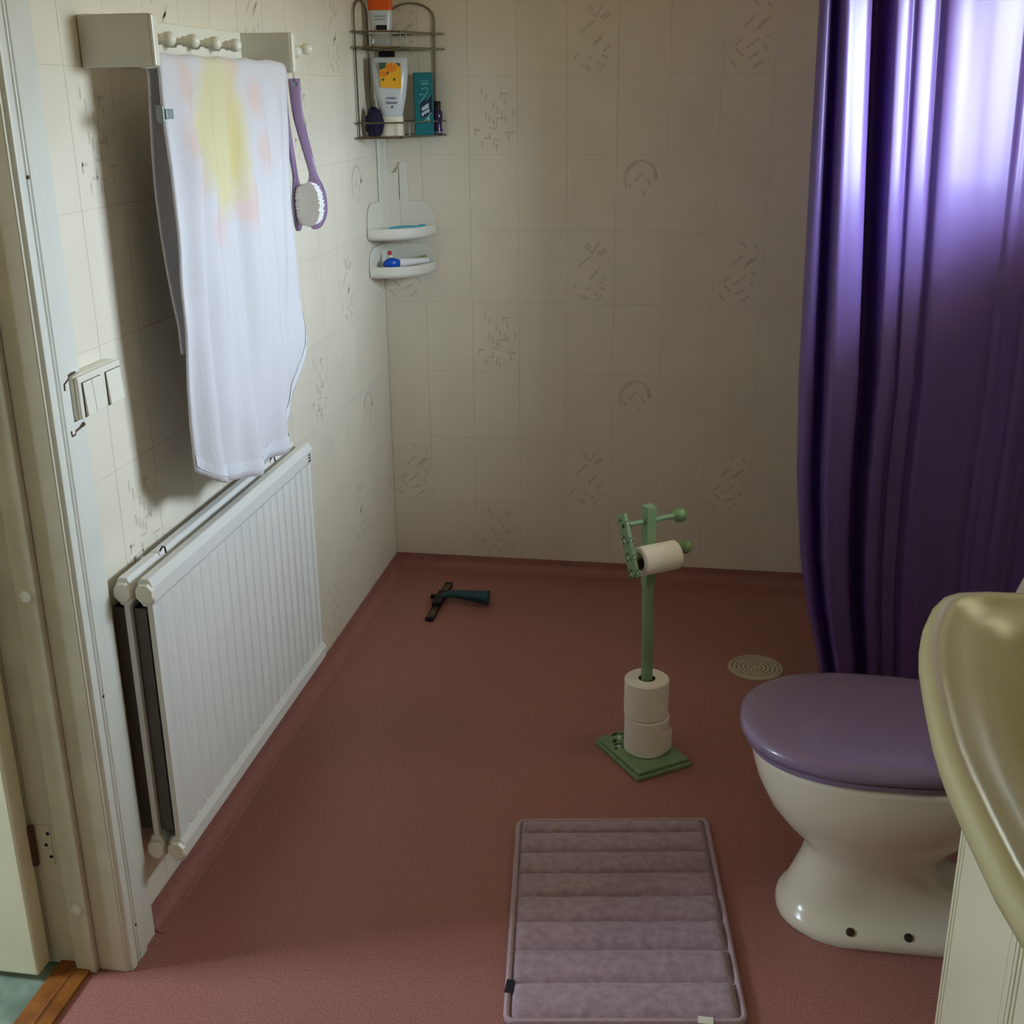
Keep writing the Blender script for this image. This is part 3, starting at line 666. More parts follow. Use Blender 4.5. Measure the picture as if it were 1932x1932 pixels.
def tube_bottle():
    cx, cy, rot, z = 0.055, -0.12, 0.2, 1.6335
    t = thing('cream_tube', 'clear tube with orange end on the upper caddy shelf', 'tube', (cx, cy, z))
    c_ = MB(); oval_loft(c_, [(z, 0.029, 0.020), (z+0.002, 0.031, 0.021), (z+0.033, 0.030, 0.021), (z+0.035, 0.029, 0.020)], cx, cy, 28, rot); obj('tube_cap', c_, 'clear', t, smooth=True, angle=50)
    b = MB(); oval_loft(b, [(z+0.0355, 0.025, 0.017), (z+0.05, 0.030, 0.0185), (z+0.098, 0.0345, 0.014)], cx, cy, 28, rot); bo = obj('tube_body', b, 'lotion', t, smooth=True, angle=60)
    e = MB(); oval_loft(e, [(z+0.0985, 0.0345, 0.0138), (z+0.14, 0.0355, 0.008), (z+0.17, 0.036, 0.003)], cx, cy, 28, rot); obj('tube_end', e, 'orange', t, smooth=True, angle=60)
    P = facing(cx, cy, rot, z); m = MB(); flat(m, P, [(-0.012, 0.046), (0.018, 0.046), (0.018, 0.059), (-0.012, 0.059)], 0.0215); obj('label_print', m, 'dark', bo)
    m = MB(); 
    for v in (0.074, 0.082): strip(m, P, [(-0.016, v), (0.016, v)], 0.003, 0.0212)
    obj('label_lines', m, 'clip', bo)
tube_bottle()
def carton():
    cx, cy, rot, z = 0.157, -0.060, 0.0, 1.3955
    t = thing('teal_carton', 'tall teal carton with pale slanted lettering', 'carton', (cx, cy, z))
    rot = 0.32; P = facing(cx, cy, rot, z); hw, hd, H = 0.027, 0.017, 0.172
    rings = [[P(u, v, d) for u, d in ((-hw, hd), (hw, hd), (hw, -hd), (-hw, -hd))] for v in (0, H)]
    b = MB().rings(rings); bo = obj('carton_body', b, 'teal', t, bevel=0.0012)
    f = hd+0.0006; m = MB()
    flat(m, P, [(-0.012, 0.088), (0.024, 0.112), (0.024, 0.058), (-0.010, 0.046)], f); obj('dark_band_print', m, 'tealdark', bo)
    f += 0.0003; m = MB()
    flat(m, P, [(-0.008, 0.075), (0.013, 0.089), (0.014, 0.076), (-0.006, 0.066)], f); flat(m, P, [(-0.009, 0.060), (0.015, 0.074), (0.015, 0.064), (0.011, 0.0605), (0.009, 0.0635), (0.003, 0.057), (0.001, 0.0595), (-0.006, 0.050)], f)
    flat(m, P, [(0.009, 0.040), (0.0145, 0.040), (0.0145, 0.050), (0.010, 0.048)], f); strip(m, P, [(-0.007, 0.037), (0.004, 0.042), (0.013, 0.053), (0.020, 0.062)], 0.002, f)
    obj('letter_print', m, 'print', bo)
    m = MB(); strip(m, P, [(-0.014, 0.088), (-0.002, 0.101), (0.008, 0.114), (0.0125, 0.124), (0.010, 0.130), (0.003, 0.130), (-0.006, 0.126)], 0.0026, f); strip(m, P, [(-0.011, 0.112), (0.002, 0.112)], 0.002, f); flat(m, P, [(-0.012, 0.109), (-0.008, 0.109), (-0.008, 0.116), (-0.011, 0.115)], f)
    strip(m, P, [(0.006, 0.096), (0.014, 0.102), (0.019, 0.110)], 0.0014, f); strip(m, P, [(-0.007, 0.140), (0.013, 0.142)], 0.004, f); strip(m, P, [(-0.010, 0.148), (0.015, 0.149)], 0.002, f)
    obj('swirl_print', m, 'printteal', bo)
carton()
def small_bottle():
    cx, cy, z = 0.190, -0.026, 1.3955
    t = thing('purple_bottle', 'small purple bottle with black cap beside the teal carton', 'bottle', (cx, cy, z))
    obj('bottle_body', MB().lathe([(0.0, 0.0), (0.015, 0.0), (0.0155, 0.004), (0.0135, 0.02), (0.0125, 0.03), (0.0155, 0.045), (0.0155, 0.058), (0.012, 0.068), (0.009, 0.072), (0.0, 0.072)], (cx, cy, z), n=20), 'purple', t, smooth=True, angle=60)
    obj('bottle_cap', MB().lathe([(0, 0.0725), (0.0105, 0.0725), (0.0105, 0.091), (0.009, 0.093), (0, 0.093)], (cx, cy, z), n=20), 'black', t, smooth=True)
    obj('label_band', MB().lathe([(0.0158, 0.004), (0.0160, 0.008)], (cx, cy, z), n=20, caps=False), 'clip', t, smooth=True)
small_bottle()
def puff():
    cx, cy, z = 0.036, -0.165, 1.3955
    t = thing('shower_puff', 'dark navy net shower puff on the lower caddy shelf', 'shower puff', (cx, cy, z))
    mb = MB(); rings = []
    for i in range(15):
        a = -PI/2+PI*i/14; r = []
        for k in range(28):
            q = 2*PI*k/28; p = Vector((math.cos(a)*math.cos(q), math.cos(a)*math.sin(q), math.sin(a)))
            d = 1+0.20*noise.noise(p*2.6)+0.07*math.sin(q*7+a*5)
            r.append((cx+0.026*d*p.x, cy+0.028*d*p.y, max(z, z+0.034+0.042*d*p.z)))
        rings.append(r)
    mb.rings(rings); obj('net_ball', mb, 'puff', t, smooth=True)
    obj('puff_cord', MB().tube([(cx, cy, z+0.06), (cx+0.004, cy+0.004, z+0.085), (cx+0.0, cy+0.012, z+0.10), (cx-0.004, cy+0.006, z+0.082), (cx, cy, z+0.06)], 0.0012, 6), 'puff', t)
puff()

# ------------------------------------------------------------------ white plastic corner rack with two trays
def soap_rack():
    t = thing('corner_soap_rack', 'white plastic two tier corner rack below the chrome caddy', 'soap rack', (0.0, 0.0, 0.99))
    def tray(z, R, lip, bk, name):
        n = 18; mb = MB()
        out = [(R*0.98*math.cos(-PI/2+PI/2*k/n)**0.8 if k < n else R*0.98, R*math.sin(-PI/2+PI/2*k/n)) for k in range(n+1)]
        def ring(s, zz): return [(0.002+max(0, a)*s, -0.002+min(0, b)*s, zz) for a, b in out] + [(0.002, -0.002, zz)]
        prof = [(0.90, z), (0.98, z+0.006), (1.0, z+0.014), (1.0, z+lip), (0.97, z+lip+0.002), (0.955, z+lip-0.001), (0.95, z+0.024), (0.9, z+0.020)]
        mb.rings([ring(s, zz) for s, zz in prof])
        tr_ = obj(name, mb, 'plastic', t, smooth=True, angle=50)
        # rounded back plates on both walls
        for wall in (0, 1):
            poly = [(0.0, z+0.004), (R*0.985, z+0.004), (R*0.985, z+bk*0.45)] + [(R*0.70+R*0.285*math.cos(a), z+bk*0.45+bk*0.55*math.sin(a)) for a in [PI/2*k/8 for k in range(1, 9)]] + [(0.0, z+bk)]
            if wall == 0: m2 = MB().prism(poly, (0.0005, 0, 0), (0, -1, 0), (0, 0, 1), (1, 0, 0), 0.005)
            else: m2 = MB().prism(poly, (0, -0.0005, 0), (1, 0, 0), (0, 0, 1), (0, -1, 0), 0.005)
            obj('back_plate', m2, 'plastic', tr_, bevel=0.0012)
        return tr_
    tray(1.098, 0.172, 0.034, 0.105, 'upper_tray'); tray(0.986, 0.168, 0.034, 0.088, 'lower_tray')
    def upright(wall, u0, u1, z0, z1, rnd, thick=0.006, off=0.006):
        r = (u1-u0)/2
        poly = [(u0, z0), (u1, z0)] + ([(u1, z1-r)] + [((u0+u1)/2+r*math.cos(a), z1-r+r*math.sin(a)) for a in [PI*k/10 for k in range(1, 10)]] + [(u0, z1-r)] if rnd else [(u1, z1), (u0, z1)])
        m2 = MB().prism(poly, (off, 0, 0), (0, -1, 0), (0, 0, 1), (1, 0, 0), thick) if wall == 0 else MB().prism(poly, (0, -off, 0), (1, 0, 0), (0, 0, 1), (0, -1, 0), thick)
        obj('hanger_arm', m2, 'plastic', t, bevel=0.0015)
    upright(0, 0.008, 0.032, 1.10, 1.385, False, 0.004, 0.0005)
    upright(1, 0.0, 0.022, 1.10, 1.385, False, 0.012, 0.0005)
    upright(1, 0.060, 0.086, 1.10, 1.318, True, 0.006, 0.0005)
    pl = [(0.0, 1.10), (0.058, 1.10), (0.058, 1.300)] + [(0.040+0.018*math.cos(a), 1.300-0.016*math.sin(a)) for a in [PI*k/8 for k in range(1, 9)]] + [(0.0, 1.300)]
    obj('centre_plate', MB().prism(pl, (0, -0.0005, 0), (1, 0, 0), (0, 0, 1), (0, -1, 0), 0.009), 'plastic', t, bevel=0.0015)
soap_rack()
def razor(name, label, p0, p1, m1, m2, cat, r=0.006):
    a, b = Vector(p0), Vector(p1); t = thing(name, label, cat, (a.x, a.y, min(a.z, b.z)))
    d = b-a
    obj('handle', MB().tube([a+d*f for f in (0, 0.15, 0.4, 0.65, 0.8)], [r*0.6, r, r*1.1, r*0.8, r*0.5], 12), m1, t, smooth=True)
    e = a+d*0.8; n = d.normalized()
    mb = MB().tube([a+d*f for f in (0.78, 0.84, 0.93, 1.0)], [r*0.6, r*1.0, r*1.1, r*0.8], 12)
    obj('head', mb, m2, t, smooth=True)
    return t
razor('toothbrush', 'turquoise toothbrush lying in the upper tray of the corner rack', (0.050, -0.108, 1.1285), (0.146, -0.040, 1.1300), 'sky', 'sky', 'toothbrush', 0.0065)
razor('razor', 'turquoise razor lying in front of the toothbrush in the upper tray', (0.066, -0.120, 1.1260), (0.136, -0.078, 1.1260), 'clip', 'sky', 'razor', 0.0055)
def blue_brush():
    t = thing('nail_brush', 'white handled brush with blue oval head in the lower tray', 'brush', (0.05, -0.10, 1.005))
    mb = MB(); rings = []
    ax = Vector((0.83, 0.52, 0.03)).normalized(); o = Vector((0.028, -0.118, 1.0245)); sd = Vector((-0.52, 0.83, 0)); up = ax.cross(sd)
    for i in range(13):
        f = i/12; s = math.sin(PI*f)**0.55; c = o+ax*(0.058*f)
        rings.append([c+(sd*0.016*math.cos(q)+up*0.0175*math.sin(q))*max(s, 0.03) for q in [2*PI*k/20 for k in range(20)]])
    mb.rings(rings); obj('blue_head', mb, 'blue', t, smooth=True)
    a = o+ax*0.052; obj('white_handle', MB().tube([a+ax*0.095*f for f in (0, 0.2, 0.5, 0.8, 0.95, 1)], [0.012, 0.0125, 0.0105, 0.009, 0.008, 0.005], 14), 'bristle', t, smooth=True)
blue_brush()
def red_cap():
    t = thing('red_topped_bottle', 'tiny white bottle with red cap behind the blue brush head', 'bottle', (0.040, -0.076, 1.006))
    obj('bottle_body', MB().lathe([(0, 0), (0.009, 0), (0.009, 0.036), (0.006, 0.041), (0, 0.041)], (0.040, -0.076, 1.0065), n=16), 'plastic', t, smooth=True)
    obj('bottle_cap', MB().lathe([(0, 0.0412), (0.0062, 0.0412), (0.0066, 0.050), (0.004, 0.053), (0, 0.053)], (0.040, -0.076, 1.0065), n=16), 'red', t, smooth=True)
red_cap()
razor('green_toothbrush', 'olive green toothbrush at the back of the lower tray', (0.070, -0.068, 1.020), (0.140, -0.020, 1.038), 'olive', 'olive', 'toothbrush', 0.0045)

# ------------------------------------------------------------------ squeegee on the floor
def squeegee():
    t = thing('squeegee', 'dark teal handled squeegee lying on the pink floor', 'squeegee', (0.24, -0.30, 0.0))
    A, B_ = Vector((0.214, -0.440, 0)), Vector((0.216, -0.168, 0)); d = (B_-A).normalized(); n = Vector((d.y, -d.x, 0))
    L = (B_-A).length
    def bar(name, u0, u1, a, b, z0, z1, m, parent=t):
        poly = [A+d*u0+n*a, A+d*u1+n*a, A+d*u1+n*b, A+d*u0+n*b]
        return obj(name, MB().rings([[p+Vector((0, 0, z)) for p in poly] for z in (z0, z1)]), m, parent, bevel=0.001)
    bar('blade_channel', 0, L, -0.009, 0.009, 0.004, 0.012, 'amber')
    bar('rubber_blade', 0.002, L-0.002, -0.016, -0.008, 0.001, 0.006, 'black')
    bar('end_cap', -0.003, 0.008, -0.012, 0.012, 0.003, 0.014, 'black'); bar('end_cap', L-0.008, L+0.003, -0.012, 0.012, 0.003, 0.014, 'black')
    bar('channel_edge', 0.006, L-0.006, 0.008, 0.012, 0.003, 0.013, 'black')
    bar('clamp', 0.085, 0.185, -0.013, 0.015, 0.010, 0.024, 'black'); bar('clamp_tab', 0.152, 0.166, -0.034, -0.010, 0.006, 0.018, 'black')
    c = A+d*0.14; e = Vector((0.370, -0.297, 0.026))
    pth = spline([(c.x+0.005, c.y, 0.020), (0.245, -0.292, 0.028), (0.285, -0.290, 0.027), (0.33, -0.293, 0.026), tuple(e)], 5)
    nn = len(pth); rad = [0.009+0.0155*(i/(nn-1))**1.2 for i in range(nn)]
    hm = MB(); rings = []
    for p, r in zip(pth, rad): rings.append([(p.x, p.y+r*1.15*math.cos(q), max(0.0008, p.z+r*0.9*math.sin(q))) for q in [2*PI*k/16 for k in range(16)]])
    hm.rings(rings); obj('handle', hm, 'sq', t, smooth=True, angle=50)
squeegee()

# ------------------------------------------------------------------ floor drain
def drain():
    cx, cy, R = 1.180, -0.613, 0.0755
    t = thing('floor_drain', 'round cream plastic drain grate in the pink floor', 'drain', (cx, cy, 0.0))
    mb = MB(); z1, z0 = 0.0034, 0.0005
    rs = [0.006, 0.0145, 0.0178, 0.0268, 0.0300, 0.0390, 0.0422, 0.0512, 0.0544, 0.0634, 0.0660, R-0.0025, R]
    counts = {1: 8, 3: 14, 5: 20, 7: 26, 9: 32}
    def ringpts(r, n, z, ph=0): return [(cx+r*math.cos(2*PI*k/n+ph), cy+r*math.sin(2*PI*k/n+ph), z) for k in range(n)]
    N = 192
    for i in range(len(rs)-1):
        r0, r1 = rs[i], rs[i+1]; zz1 = 0.0028 if i == len(rs)-2 else z1
        nh = {0: 0, 2: 9, 4: 15, 6: 21, 8: 27, 10: 0}.get(i, 0) if i % 2 == 0 else 0
        if i in (1, 3, 5, 7, 9) : nh = {1: 9, 3: 14, 5: 20, 7: 26, 9: 32}[i]
        else: nh = 0
        a = ringpts(r0, N, z1); b = ringpts(r1, N, zz1); k0 = len(mb.v); mb.v += a+b
        for k in range(N):
            if nh and ((k+i*7)*nh/N) % 1.0 < 0.64: continue
            kk = (k+1) % N; mb.f.append((k0+k, k0+kk, k0+N+kk, k0+N+k))
    me = obj('grate', mb, 'drain', t)
    md = me.modifiers.new('thick', 'SOLIDIFY'); md.thickness = 0.0010; md.offset = -1
    obj('drain_cup', MB().lathe([(0.0, 0.0006), (R-0.004, 0.0006), (R-0.004, 0.0012)], (cx, cy, 0), n=48, caps=False), 'dark', t)
    obj('grate_rim', MB().lathe([(R-0.010, 0.0030), (R-0.009, 0.0050), (R-0.002, 0.0045), (R, 0.0006)], (cx, cy, 0), n=64, caps=False), 'drain', t, smooth=True)
    obj('centre_screw', MB().lathe([(0.0, 0.0044), (0.007, 0.0044), (0.007, 0.0036)], (cx, cy, 0), n=16, caps=False), 'drain', t)
drain()

# ------------------------------------------------------------------ toilet paper stand and rolls
PX, PY = 0.905, -1.113
UA = math.radians(36.0); U = Vector((math.cos(UA), math.sin(UA), 0)); V = Vector((math.sin(UA), -math.cos(UA), 0))
def stand():
    t = thing('toilet_paper_stand', 'green painted wooden toilet paper stand with square foot', 'paper stand', (PX, PY, 0.0))
    c0 = Vector((PX-0.008, PY+0.0, 0))
    def plate(name, a, b, z0, z1, m='green', bev=0.003, cen=None):
        cc = cen or c0; poly = [cc-U*a-V*b, cc+U*a-V*b, cc+U*a+V*b, cc-U*a+V*b]
        return obj(name, MB().rings([[p+Vector((0, 0, z)) for p in poly] for z in (z0, z1)]), m, t, bevel=bev)
    plate('foot_lower', 0.076, 0.098, 0.0, 0.011); ft = plate('foot_upper', 0.070, 0.092, 0.0108, 0.021)
    LX = -0.0105   # the pole leans a little
    obj('pole', MB().tube([(PX, PY, 0.02), (PX+LX*0.48, PY, 0.30), (PX+LX*0.72, PY, 0.45)], 0.0135, 18), 'green', t, smooth=True)
    # squared head of the pole
    cc = Vector((PX, PY, 0)); h = 0.0125
    poly = [cc-U*h-V*h, cc+U*h-V*h, cc+U*h+V*h, cc-U*h+V*h]
    obj('pole_head', MB().rings([[p+Vector((LX*z/0.63, 0, z)) for p in poly] for z in (0.445, 0.638)]), 'green', t, bevel=0.002)
    P0 = Vector((PX+LX*0.95, PY, 0.602))
    obj('top_dowel', MB().tube([P0-U*0.075, P0+U*0.0, P0+U*0.075], 0.0068, 12), 'green', t, smooth=True)
    ks = P0+U*0.082; obj('top_knob', MB().lathe([(0.0068, -0.02), (0.0085, -0.016), (0.015, -0.010), (0.0175, 0.0), (0.015, 0.010), (0.008, 0.016), (0, 0.0175)], ks, U, 18), 'green', t, smooth=True, angle=60)
    # swinging arm board on the left end of the dowel, leaning towards the room
    dn = (Vector((0, 0, -1))*0.90+V*0.43).normalized(); sd = U.cross(dn).normalized(); top = P0-U*0.060-dn*0.026
    wb_ = 0.0165; A = [top-sd*wb_, top+sd*wb_, top+dn*0.145+sd*wb_, top+dn*0.145-sd*wb_]
    ab = obj('arm_board', MB().rings([[p-U*0.011 for p in A], [p for p in A]]), 'green', t, bevel=0.003)
    low = top+dn*0.100
    obj('roll_dowel', MB().tube([low, low+U*0.06, low+U*0.142], 0.0065, 12), 'green', t, smooth=True)
    obj('dowel_knob', MB().lathe([(0.0065, -0.016), (0.012, -0.011), (0.0165, 0.0), (0.013, 0.010), (0.006, 0.0145), (0, 0.0155)], low+U*0.139, U, 18), 'green', t, smooth=True, angle=60)
    def fl(cen, ax, ay, nrm, s, parent):
        for nm, m, items in (('painted_leaf', 'greendark', [(-0.010, -0.006, 0.9, 0.006, 0.0032), (0.008, -0.007, 2.2, 0.006, 0.003), (0.0, 0.010, 0.3, 0.007, 0.003), (0.011, 0.006, -0.5, 0.0055, 0.0028)]), ('painted_petal', 'whitepaint', [(0.001, -0.001, 1.2, 0.005, 0.0032)])):
            mb = MB()
            for u, v, an, ra, rb in items:
                k = len(mb.v); e = [(ra*math.cos(q), rb*math.sin(q)) for q in [2*PI*j/10 for j in range(10)]]
                mb.v += [tuple(cen+nrm*0.0006+(ax*(u+x*math.cos(an)-y*math.sin(an))+ay*(v+x*math.sin(an)+y*math.cos(an)))*s) for x, y in e]; mb.f.append(tuple(range(k, k+10)))
            obj(nm, mb, m, parent)
    # painted flowers on the camera side edge face of the arm board and on the foot
    Z = Vector((0, 0, 1))
    for f in (0.024, 0.062, 0.100, 0.135): fl(top+dn*f-U*0.0055+sd*0.0*wb_ + (sd*wb_ if sd.y < 0 else -sd*wb_), -U, -dn, (sd if sd.y < 0 else -sd), 0.42, ab)
    for f in (0.022, 0.060, 0.098, 0.136): fl(top+dn*f-U*0.011, sd, -dn, -U, 0.85, ab)
    fl(c0-V*0.066-U*0.028+Z*0.0210, U, -V, Z, 1.7, ft); fl(c0-V*0.030-U*0.050+Z*0.0210, U, -V, Z, 1.1, ft)
    return low
LOW = stand()
def roll(label, o, ax, R, r0, H, hang=False):
    t = thing('toilet_roll', label, 'toilet roll', tuple(o), 'toilet rolls on the green stand')
    ax = Vector(ax)
    t['o'] = tuple(o)
    b = 0.003
    prof = [(r0, b*0.3), (R-b, 0.0), (R, b), (R, H-b), (R-b, H), (r0, H-b*0.3)]
    mb = MB(); mb.lathe(prof+[(r0, b*0.3)], o, ax, 36, caps=False); obj('paper', mb, 'paper', t, smooth=True, angle=35)
    obj('core', MB().lathe([(r0-0.0004, 0.001), (r0-0.0004, H-0.001)], o, ax, 28, caps=False), 'card', t, smooth=True)
    return t
zb = 0.0212
r1 = roll('lower full toilet roll standing on the green foot', Vector((PX, PY, zb)), (0, 0, 1), 0.0535, 0.0195, 0.093)
r2 = roll('upper full toilet roll stacked round the green pole', Vector((PX-0.003, PY, zb+0.0935)), (0, 0, 1), 0.0525, 0.0200, 0.094)
mb = MB(); q0 = Vector((PX, PY, 0)); pts = []
for k in range(8):
    a = math.radians(-62+k*7); pts.append((0.0537+0.0012*k, a))
# loose end of the lower roll
mb.rings([[(PX+r*math.cos(a), PY+r*math.sin(a), z) for r, a in pts] for z in (zb+0.012, zb+0.040, zb+0.070)], False, False, closed=False)
obj('loose_end', mb, 'paper', r1, smooth=True)
hr = roll('nearly used toilet roll hanging from the arm of the stand', LOW+U*0.016+Vector((0, 0, -0.0135)), U, 0.0335, 0.0202, 0.098)
mb = MB(); cc = LOW+U*0.018+Vector((0, 0, -0.0135)); W_ = U.cross(Vector((0, 0, 1)))
sh = [(0.0337*math.cos(a), 0.0337*math.sin(a)) for a in [math.radians(200+8*k) for k in range(6)]]
sh += [(sh[-1][0]+0.004, sh[-1][1]-0.003), (sh[-1][0]+0.010, sh[-1][1]-0.004)]
mb.rings([[cc+U*h+W_*a+Vector((0, 0, b)) for a, b in sh] for h in (0.0, 0.047, 0.094)], False, False, closed=False)
obj('loose_end', mb, 'paper', hr, smooth=True)

# ------------------------------------------------------------------ bath mat
def bath_mat():
    cor = {'fl': Vector((0.642, -1.439)), 'fr': Vector((1.054, -1.371)), 'nr': Vector((1.127, -1.968)), 'nl': Vector((0.714, -2.031))}
    cen = sum(cor.values(), Vector((0, 0)))/4
    t = thing('bath_mat', 'lilac grey padded bath mat with stitched bands on the floor', 'bath mat', (cen.x, cen.y, 0.0))
    def at(u, v, z):
        p = cor['fl']*(1-u)*(1-v)+cor['fr']*u*(1-v)+cor['nr']*u*v+cor['nl']*(1-u)*v; return (p.x, p.y, z)
    seams = [0.0, 0.085, 0.20, 0.317, 0.44, 0.565, 0.697, 0.838, 1.0]
    base = MB(); rr = []
    n = 8
    def outline(ins):
        r = 0.045; pts = []
        for cx, cy, a0 in ((1-r, 1-r*0.7, 0), (r, 1-r*0.7, PI/2), (r, r*0.7, PI), (1-r, r*0.7, 3*PI/2)):
            for k in range(7):
                a = a0+PI/2*k/6; pts.append((cx+(r-ins)*math.cos(a), cy+(r*0.7-ins*0.7)*math.sin(a)))
        return pts
    base.rings([[at(u, v, z) for u, v in outline(i)] for i, z in ((0.006, 0.0), (0.0, 0.003), (0.004, 0.007))])
    obj('backing', base, 'mat', t, smooth=True, angle=50)
    o = outline(0.010); o.append(o[0]); o.append(o[1])
    obj('piping', MB().tube([at(u, v, 0.0085) for u, v in o], 0.0055, 8, caps=False), 'matrim', t, smooth=True)
    for i in range(8):
        v0, v1 = seams[i]+(0.018 if i == 0 else 0.0), seams[i+1]-(0.014 if i == 7 else 0.0)
        NU, NV = 46, 12; mb = MB(); rows = []
        for b in range(NV+1):
            q = b/NV; row = []
            for a in range(NU+1):
                u = 0.026+0.948*a/NU; e = min(1, (u-0.026)/0.022, (0.974-u)/0.022)
                hz = (max(0, 1-(2*q-1)**2))**0.38*(max(e, 0))**0.5
                wv = 0.004*noise.noise(Vector((u*9, i*3.7, 0.3)))*(1 if 0 < i < 8 else 0)
                zz = 0.0065+0.0135*hz+0.0016*noise.noise(Vector((u*22, (i+q)*7, 2.2)))*hz
                row.append(at(u, v0+(v1-v0)*q+wv*(1 if 0 < q < 1 else 0.6), zz))
            rows.append(row)
        mb.rings(rows, False, False, closed=False)
        obj('padded_band', mb, 'mat', t, smooth=True, angle=180)
    p = Vector(at(0.012, 0.86, 0.012)); obj('brand_tag', MB().box(p.x-0.005, p.x+0.009, p.y-0.017, p.y+0.015, 0.0135, 0.0150), 'navy', t)
    p = Vector(at(0.83, 0.992, 0.012)); obj('care_label', MB().box(p.x-0.014, p.x+0.012, p.y-0.012, p.y+0.004, 0.0135, 0.0146), 'plastic', t)
bath_mat()

# ------------------------------------------------------------------ toilet
def d_outline(xf, xb, hw, yc, n=40, e=2.3):
    """D/egg outline, front towards -x"""
    cx = xf+min((xb-xf)*0.5, hw*1.35); pts = []
    for k in range(n):
        q = 2*PI*k/n; c, s_ = math.cos(q), math.sin(q)
        rx = (xb-cx) if c > 0 else (cx-xf); ee = 3.2 if c > 0 else e
        pts.append((cx+rx*math.copysign(abs(c)**(2/ee), c), yc+hw*math.copysign(abs(s_)**(2/ee), s_)))
    return pts
def toilet():
    yc = -1.620
    t = thing('toilet', 'white ceramic toilet with lilac lid beside the washbasin', 'toilet', (1.45, yc, 0.0))
    secs = [(0.0, 1.190, 1.76, 0.124), (0.008, 1.187, 1.762, 0.127), (0.020, 1.189, 1.76, 0.126), (0.028, 1.193, 1.755, 0.120), (0.036, 1.198, 1.74, 0.106), (0.048, 1.204, 1.70, 0.092), (0.075, 1.214, 1.58, 0.083), (0.11, 1.228, 1.49, 0.081),
            (0.145, 1.237, 1.475, 0.086), (0.175, 1.226, 1.48, 0.102), (0.21, 1.190, 1.51, 0.124), (0.25, 1.160, 1.55, 0.146), (0.30, 1.136, 1.60, 0.164), (0.34, 1.124, 1.64, 0.172), (0.352, 1.122, 1.65, 0.173), (0.362, 1.119, 1.655, 0.175), (0.372, 1.119, 1.655, 0.175), (0.376, 1.124, 1.65, 0.171)]
    mb = MB(); mb.rings([[(a, b, z) for a, b in d_outline(xf, xb, hw, yc)] for z, xf, xb, hw in secs])
    obj('bowl', mb, 'toilet', t, smooth=True, angle=70)
    # rear foot bracket behind the column
    mb = MB(); mb.rings([[(x, yc-w2, 0.02), (x, yc+w2, 0.02), (x, yc+w2*0.8, z2), (x, yc-w2*0.8, z2)] for x, w2, z2 in ((1.46, 0.085, 0.06), (1.55, 0.085, 0.075), (1.66, 0.085, 0.14), (1.76, 0.085, 0.30), (1.82, 0.085, 0.32))])
    obj('rear_foot', mb, 'toilet', t, bevel=0.012, seg=3, smooth=True, angle=60)
    for x in (1.318, 1.422): obj('floor_bolt', MB().lathe([(0.0085, 0.0), (0.008, 0.003), (0.004, 0.005), (0.0, 0.005)], (x, yc-0.113, 0.031), (0, -0.5, 0.86), 14), 'screw', t, smooth=True)
    sm = MB(); sm.rings([[(a, b, z) for a, b in d_outline(xf, xb, hw, yc, 56)] for z, xf, xb, hw in ((0.3775, 1.116, 1.54, 0.176), (0.379, 1.109, 1.545, 0.181), (0.388, 1.107, 1.545, 0.1825), (0.3915, 1.112, 1.54, 0.178))])
    obj('seat_ring', sm, 'lilac', t, smooth=True, angle=60)
    lm = MB(); lm.rings([[(a, b, z) for a, b in d_outline(xf, xb, hw, yc, 56)] for z, xf, xb, hw in ((0.3925, 1.110, 1.545, 0.180), (0.394, 1.101, 1.55, 0.186), (0.402, 1.0975, 1.552, 0.188), (0.412, 1.0985, 1.552, 0.187), (0.4185, 1.106, 1.548, 0.180), (0.4215, 1.122, 1.54, 0.166), (0.4225, 1.16, 1.52, 0.13), (0.4228, 1.25, 1.45, 0.05))])
    obj('lid', lm, 'lilac', t, smooth=True, angle=70)
    for s in (-1, 1): obj('lid_hinge', MB().lathe([(0.011, -0.018), (0.011, 0.018)], (1.565, yc+s*0.075, 0.395), (0, 1, 0), 14), 'lilac', t, smooth=True)
    cs = MB(); cs.rings([[(x0, yc+0.18*f, z), (x0+0.02, yc+0.19*f, z), (1.862, yc+0.19*f, z), (1.862, yc-0.19*f, z), (x0+0.02, yc-0.19*f, z), (x0, yc-0.18*f, z)] for z, x0, f in ((0.37, 1.56, 0.86), (0.45, 1.565, 0.92), (0.55, 1.578, 0.96), (0.62, 1.600, 0.98), (0.70, 1.630, 1.0), (0.76, 1.648, 1.0))])
    obj('cistern', cs, 'toilet', t, bevel=0.010, seg=3, smooth=True, angle=50)
    cl = MB().box(1.638, 1.866, yc-0.196, yc+0.196, 0.7605, 0.79); obj('cistern_lid', cl, 'toilet', t, bevel=0.008, seg=3, smooth=True)
    obj('flush_button', MB().lathe([(0.02, 0), (0.02, 0.008), (0.016, 0.011), (0, 0.012)], (1.75, yc, 0.79), n=20), 'chrome', t, smooth=True)
toilet()

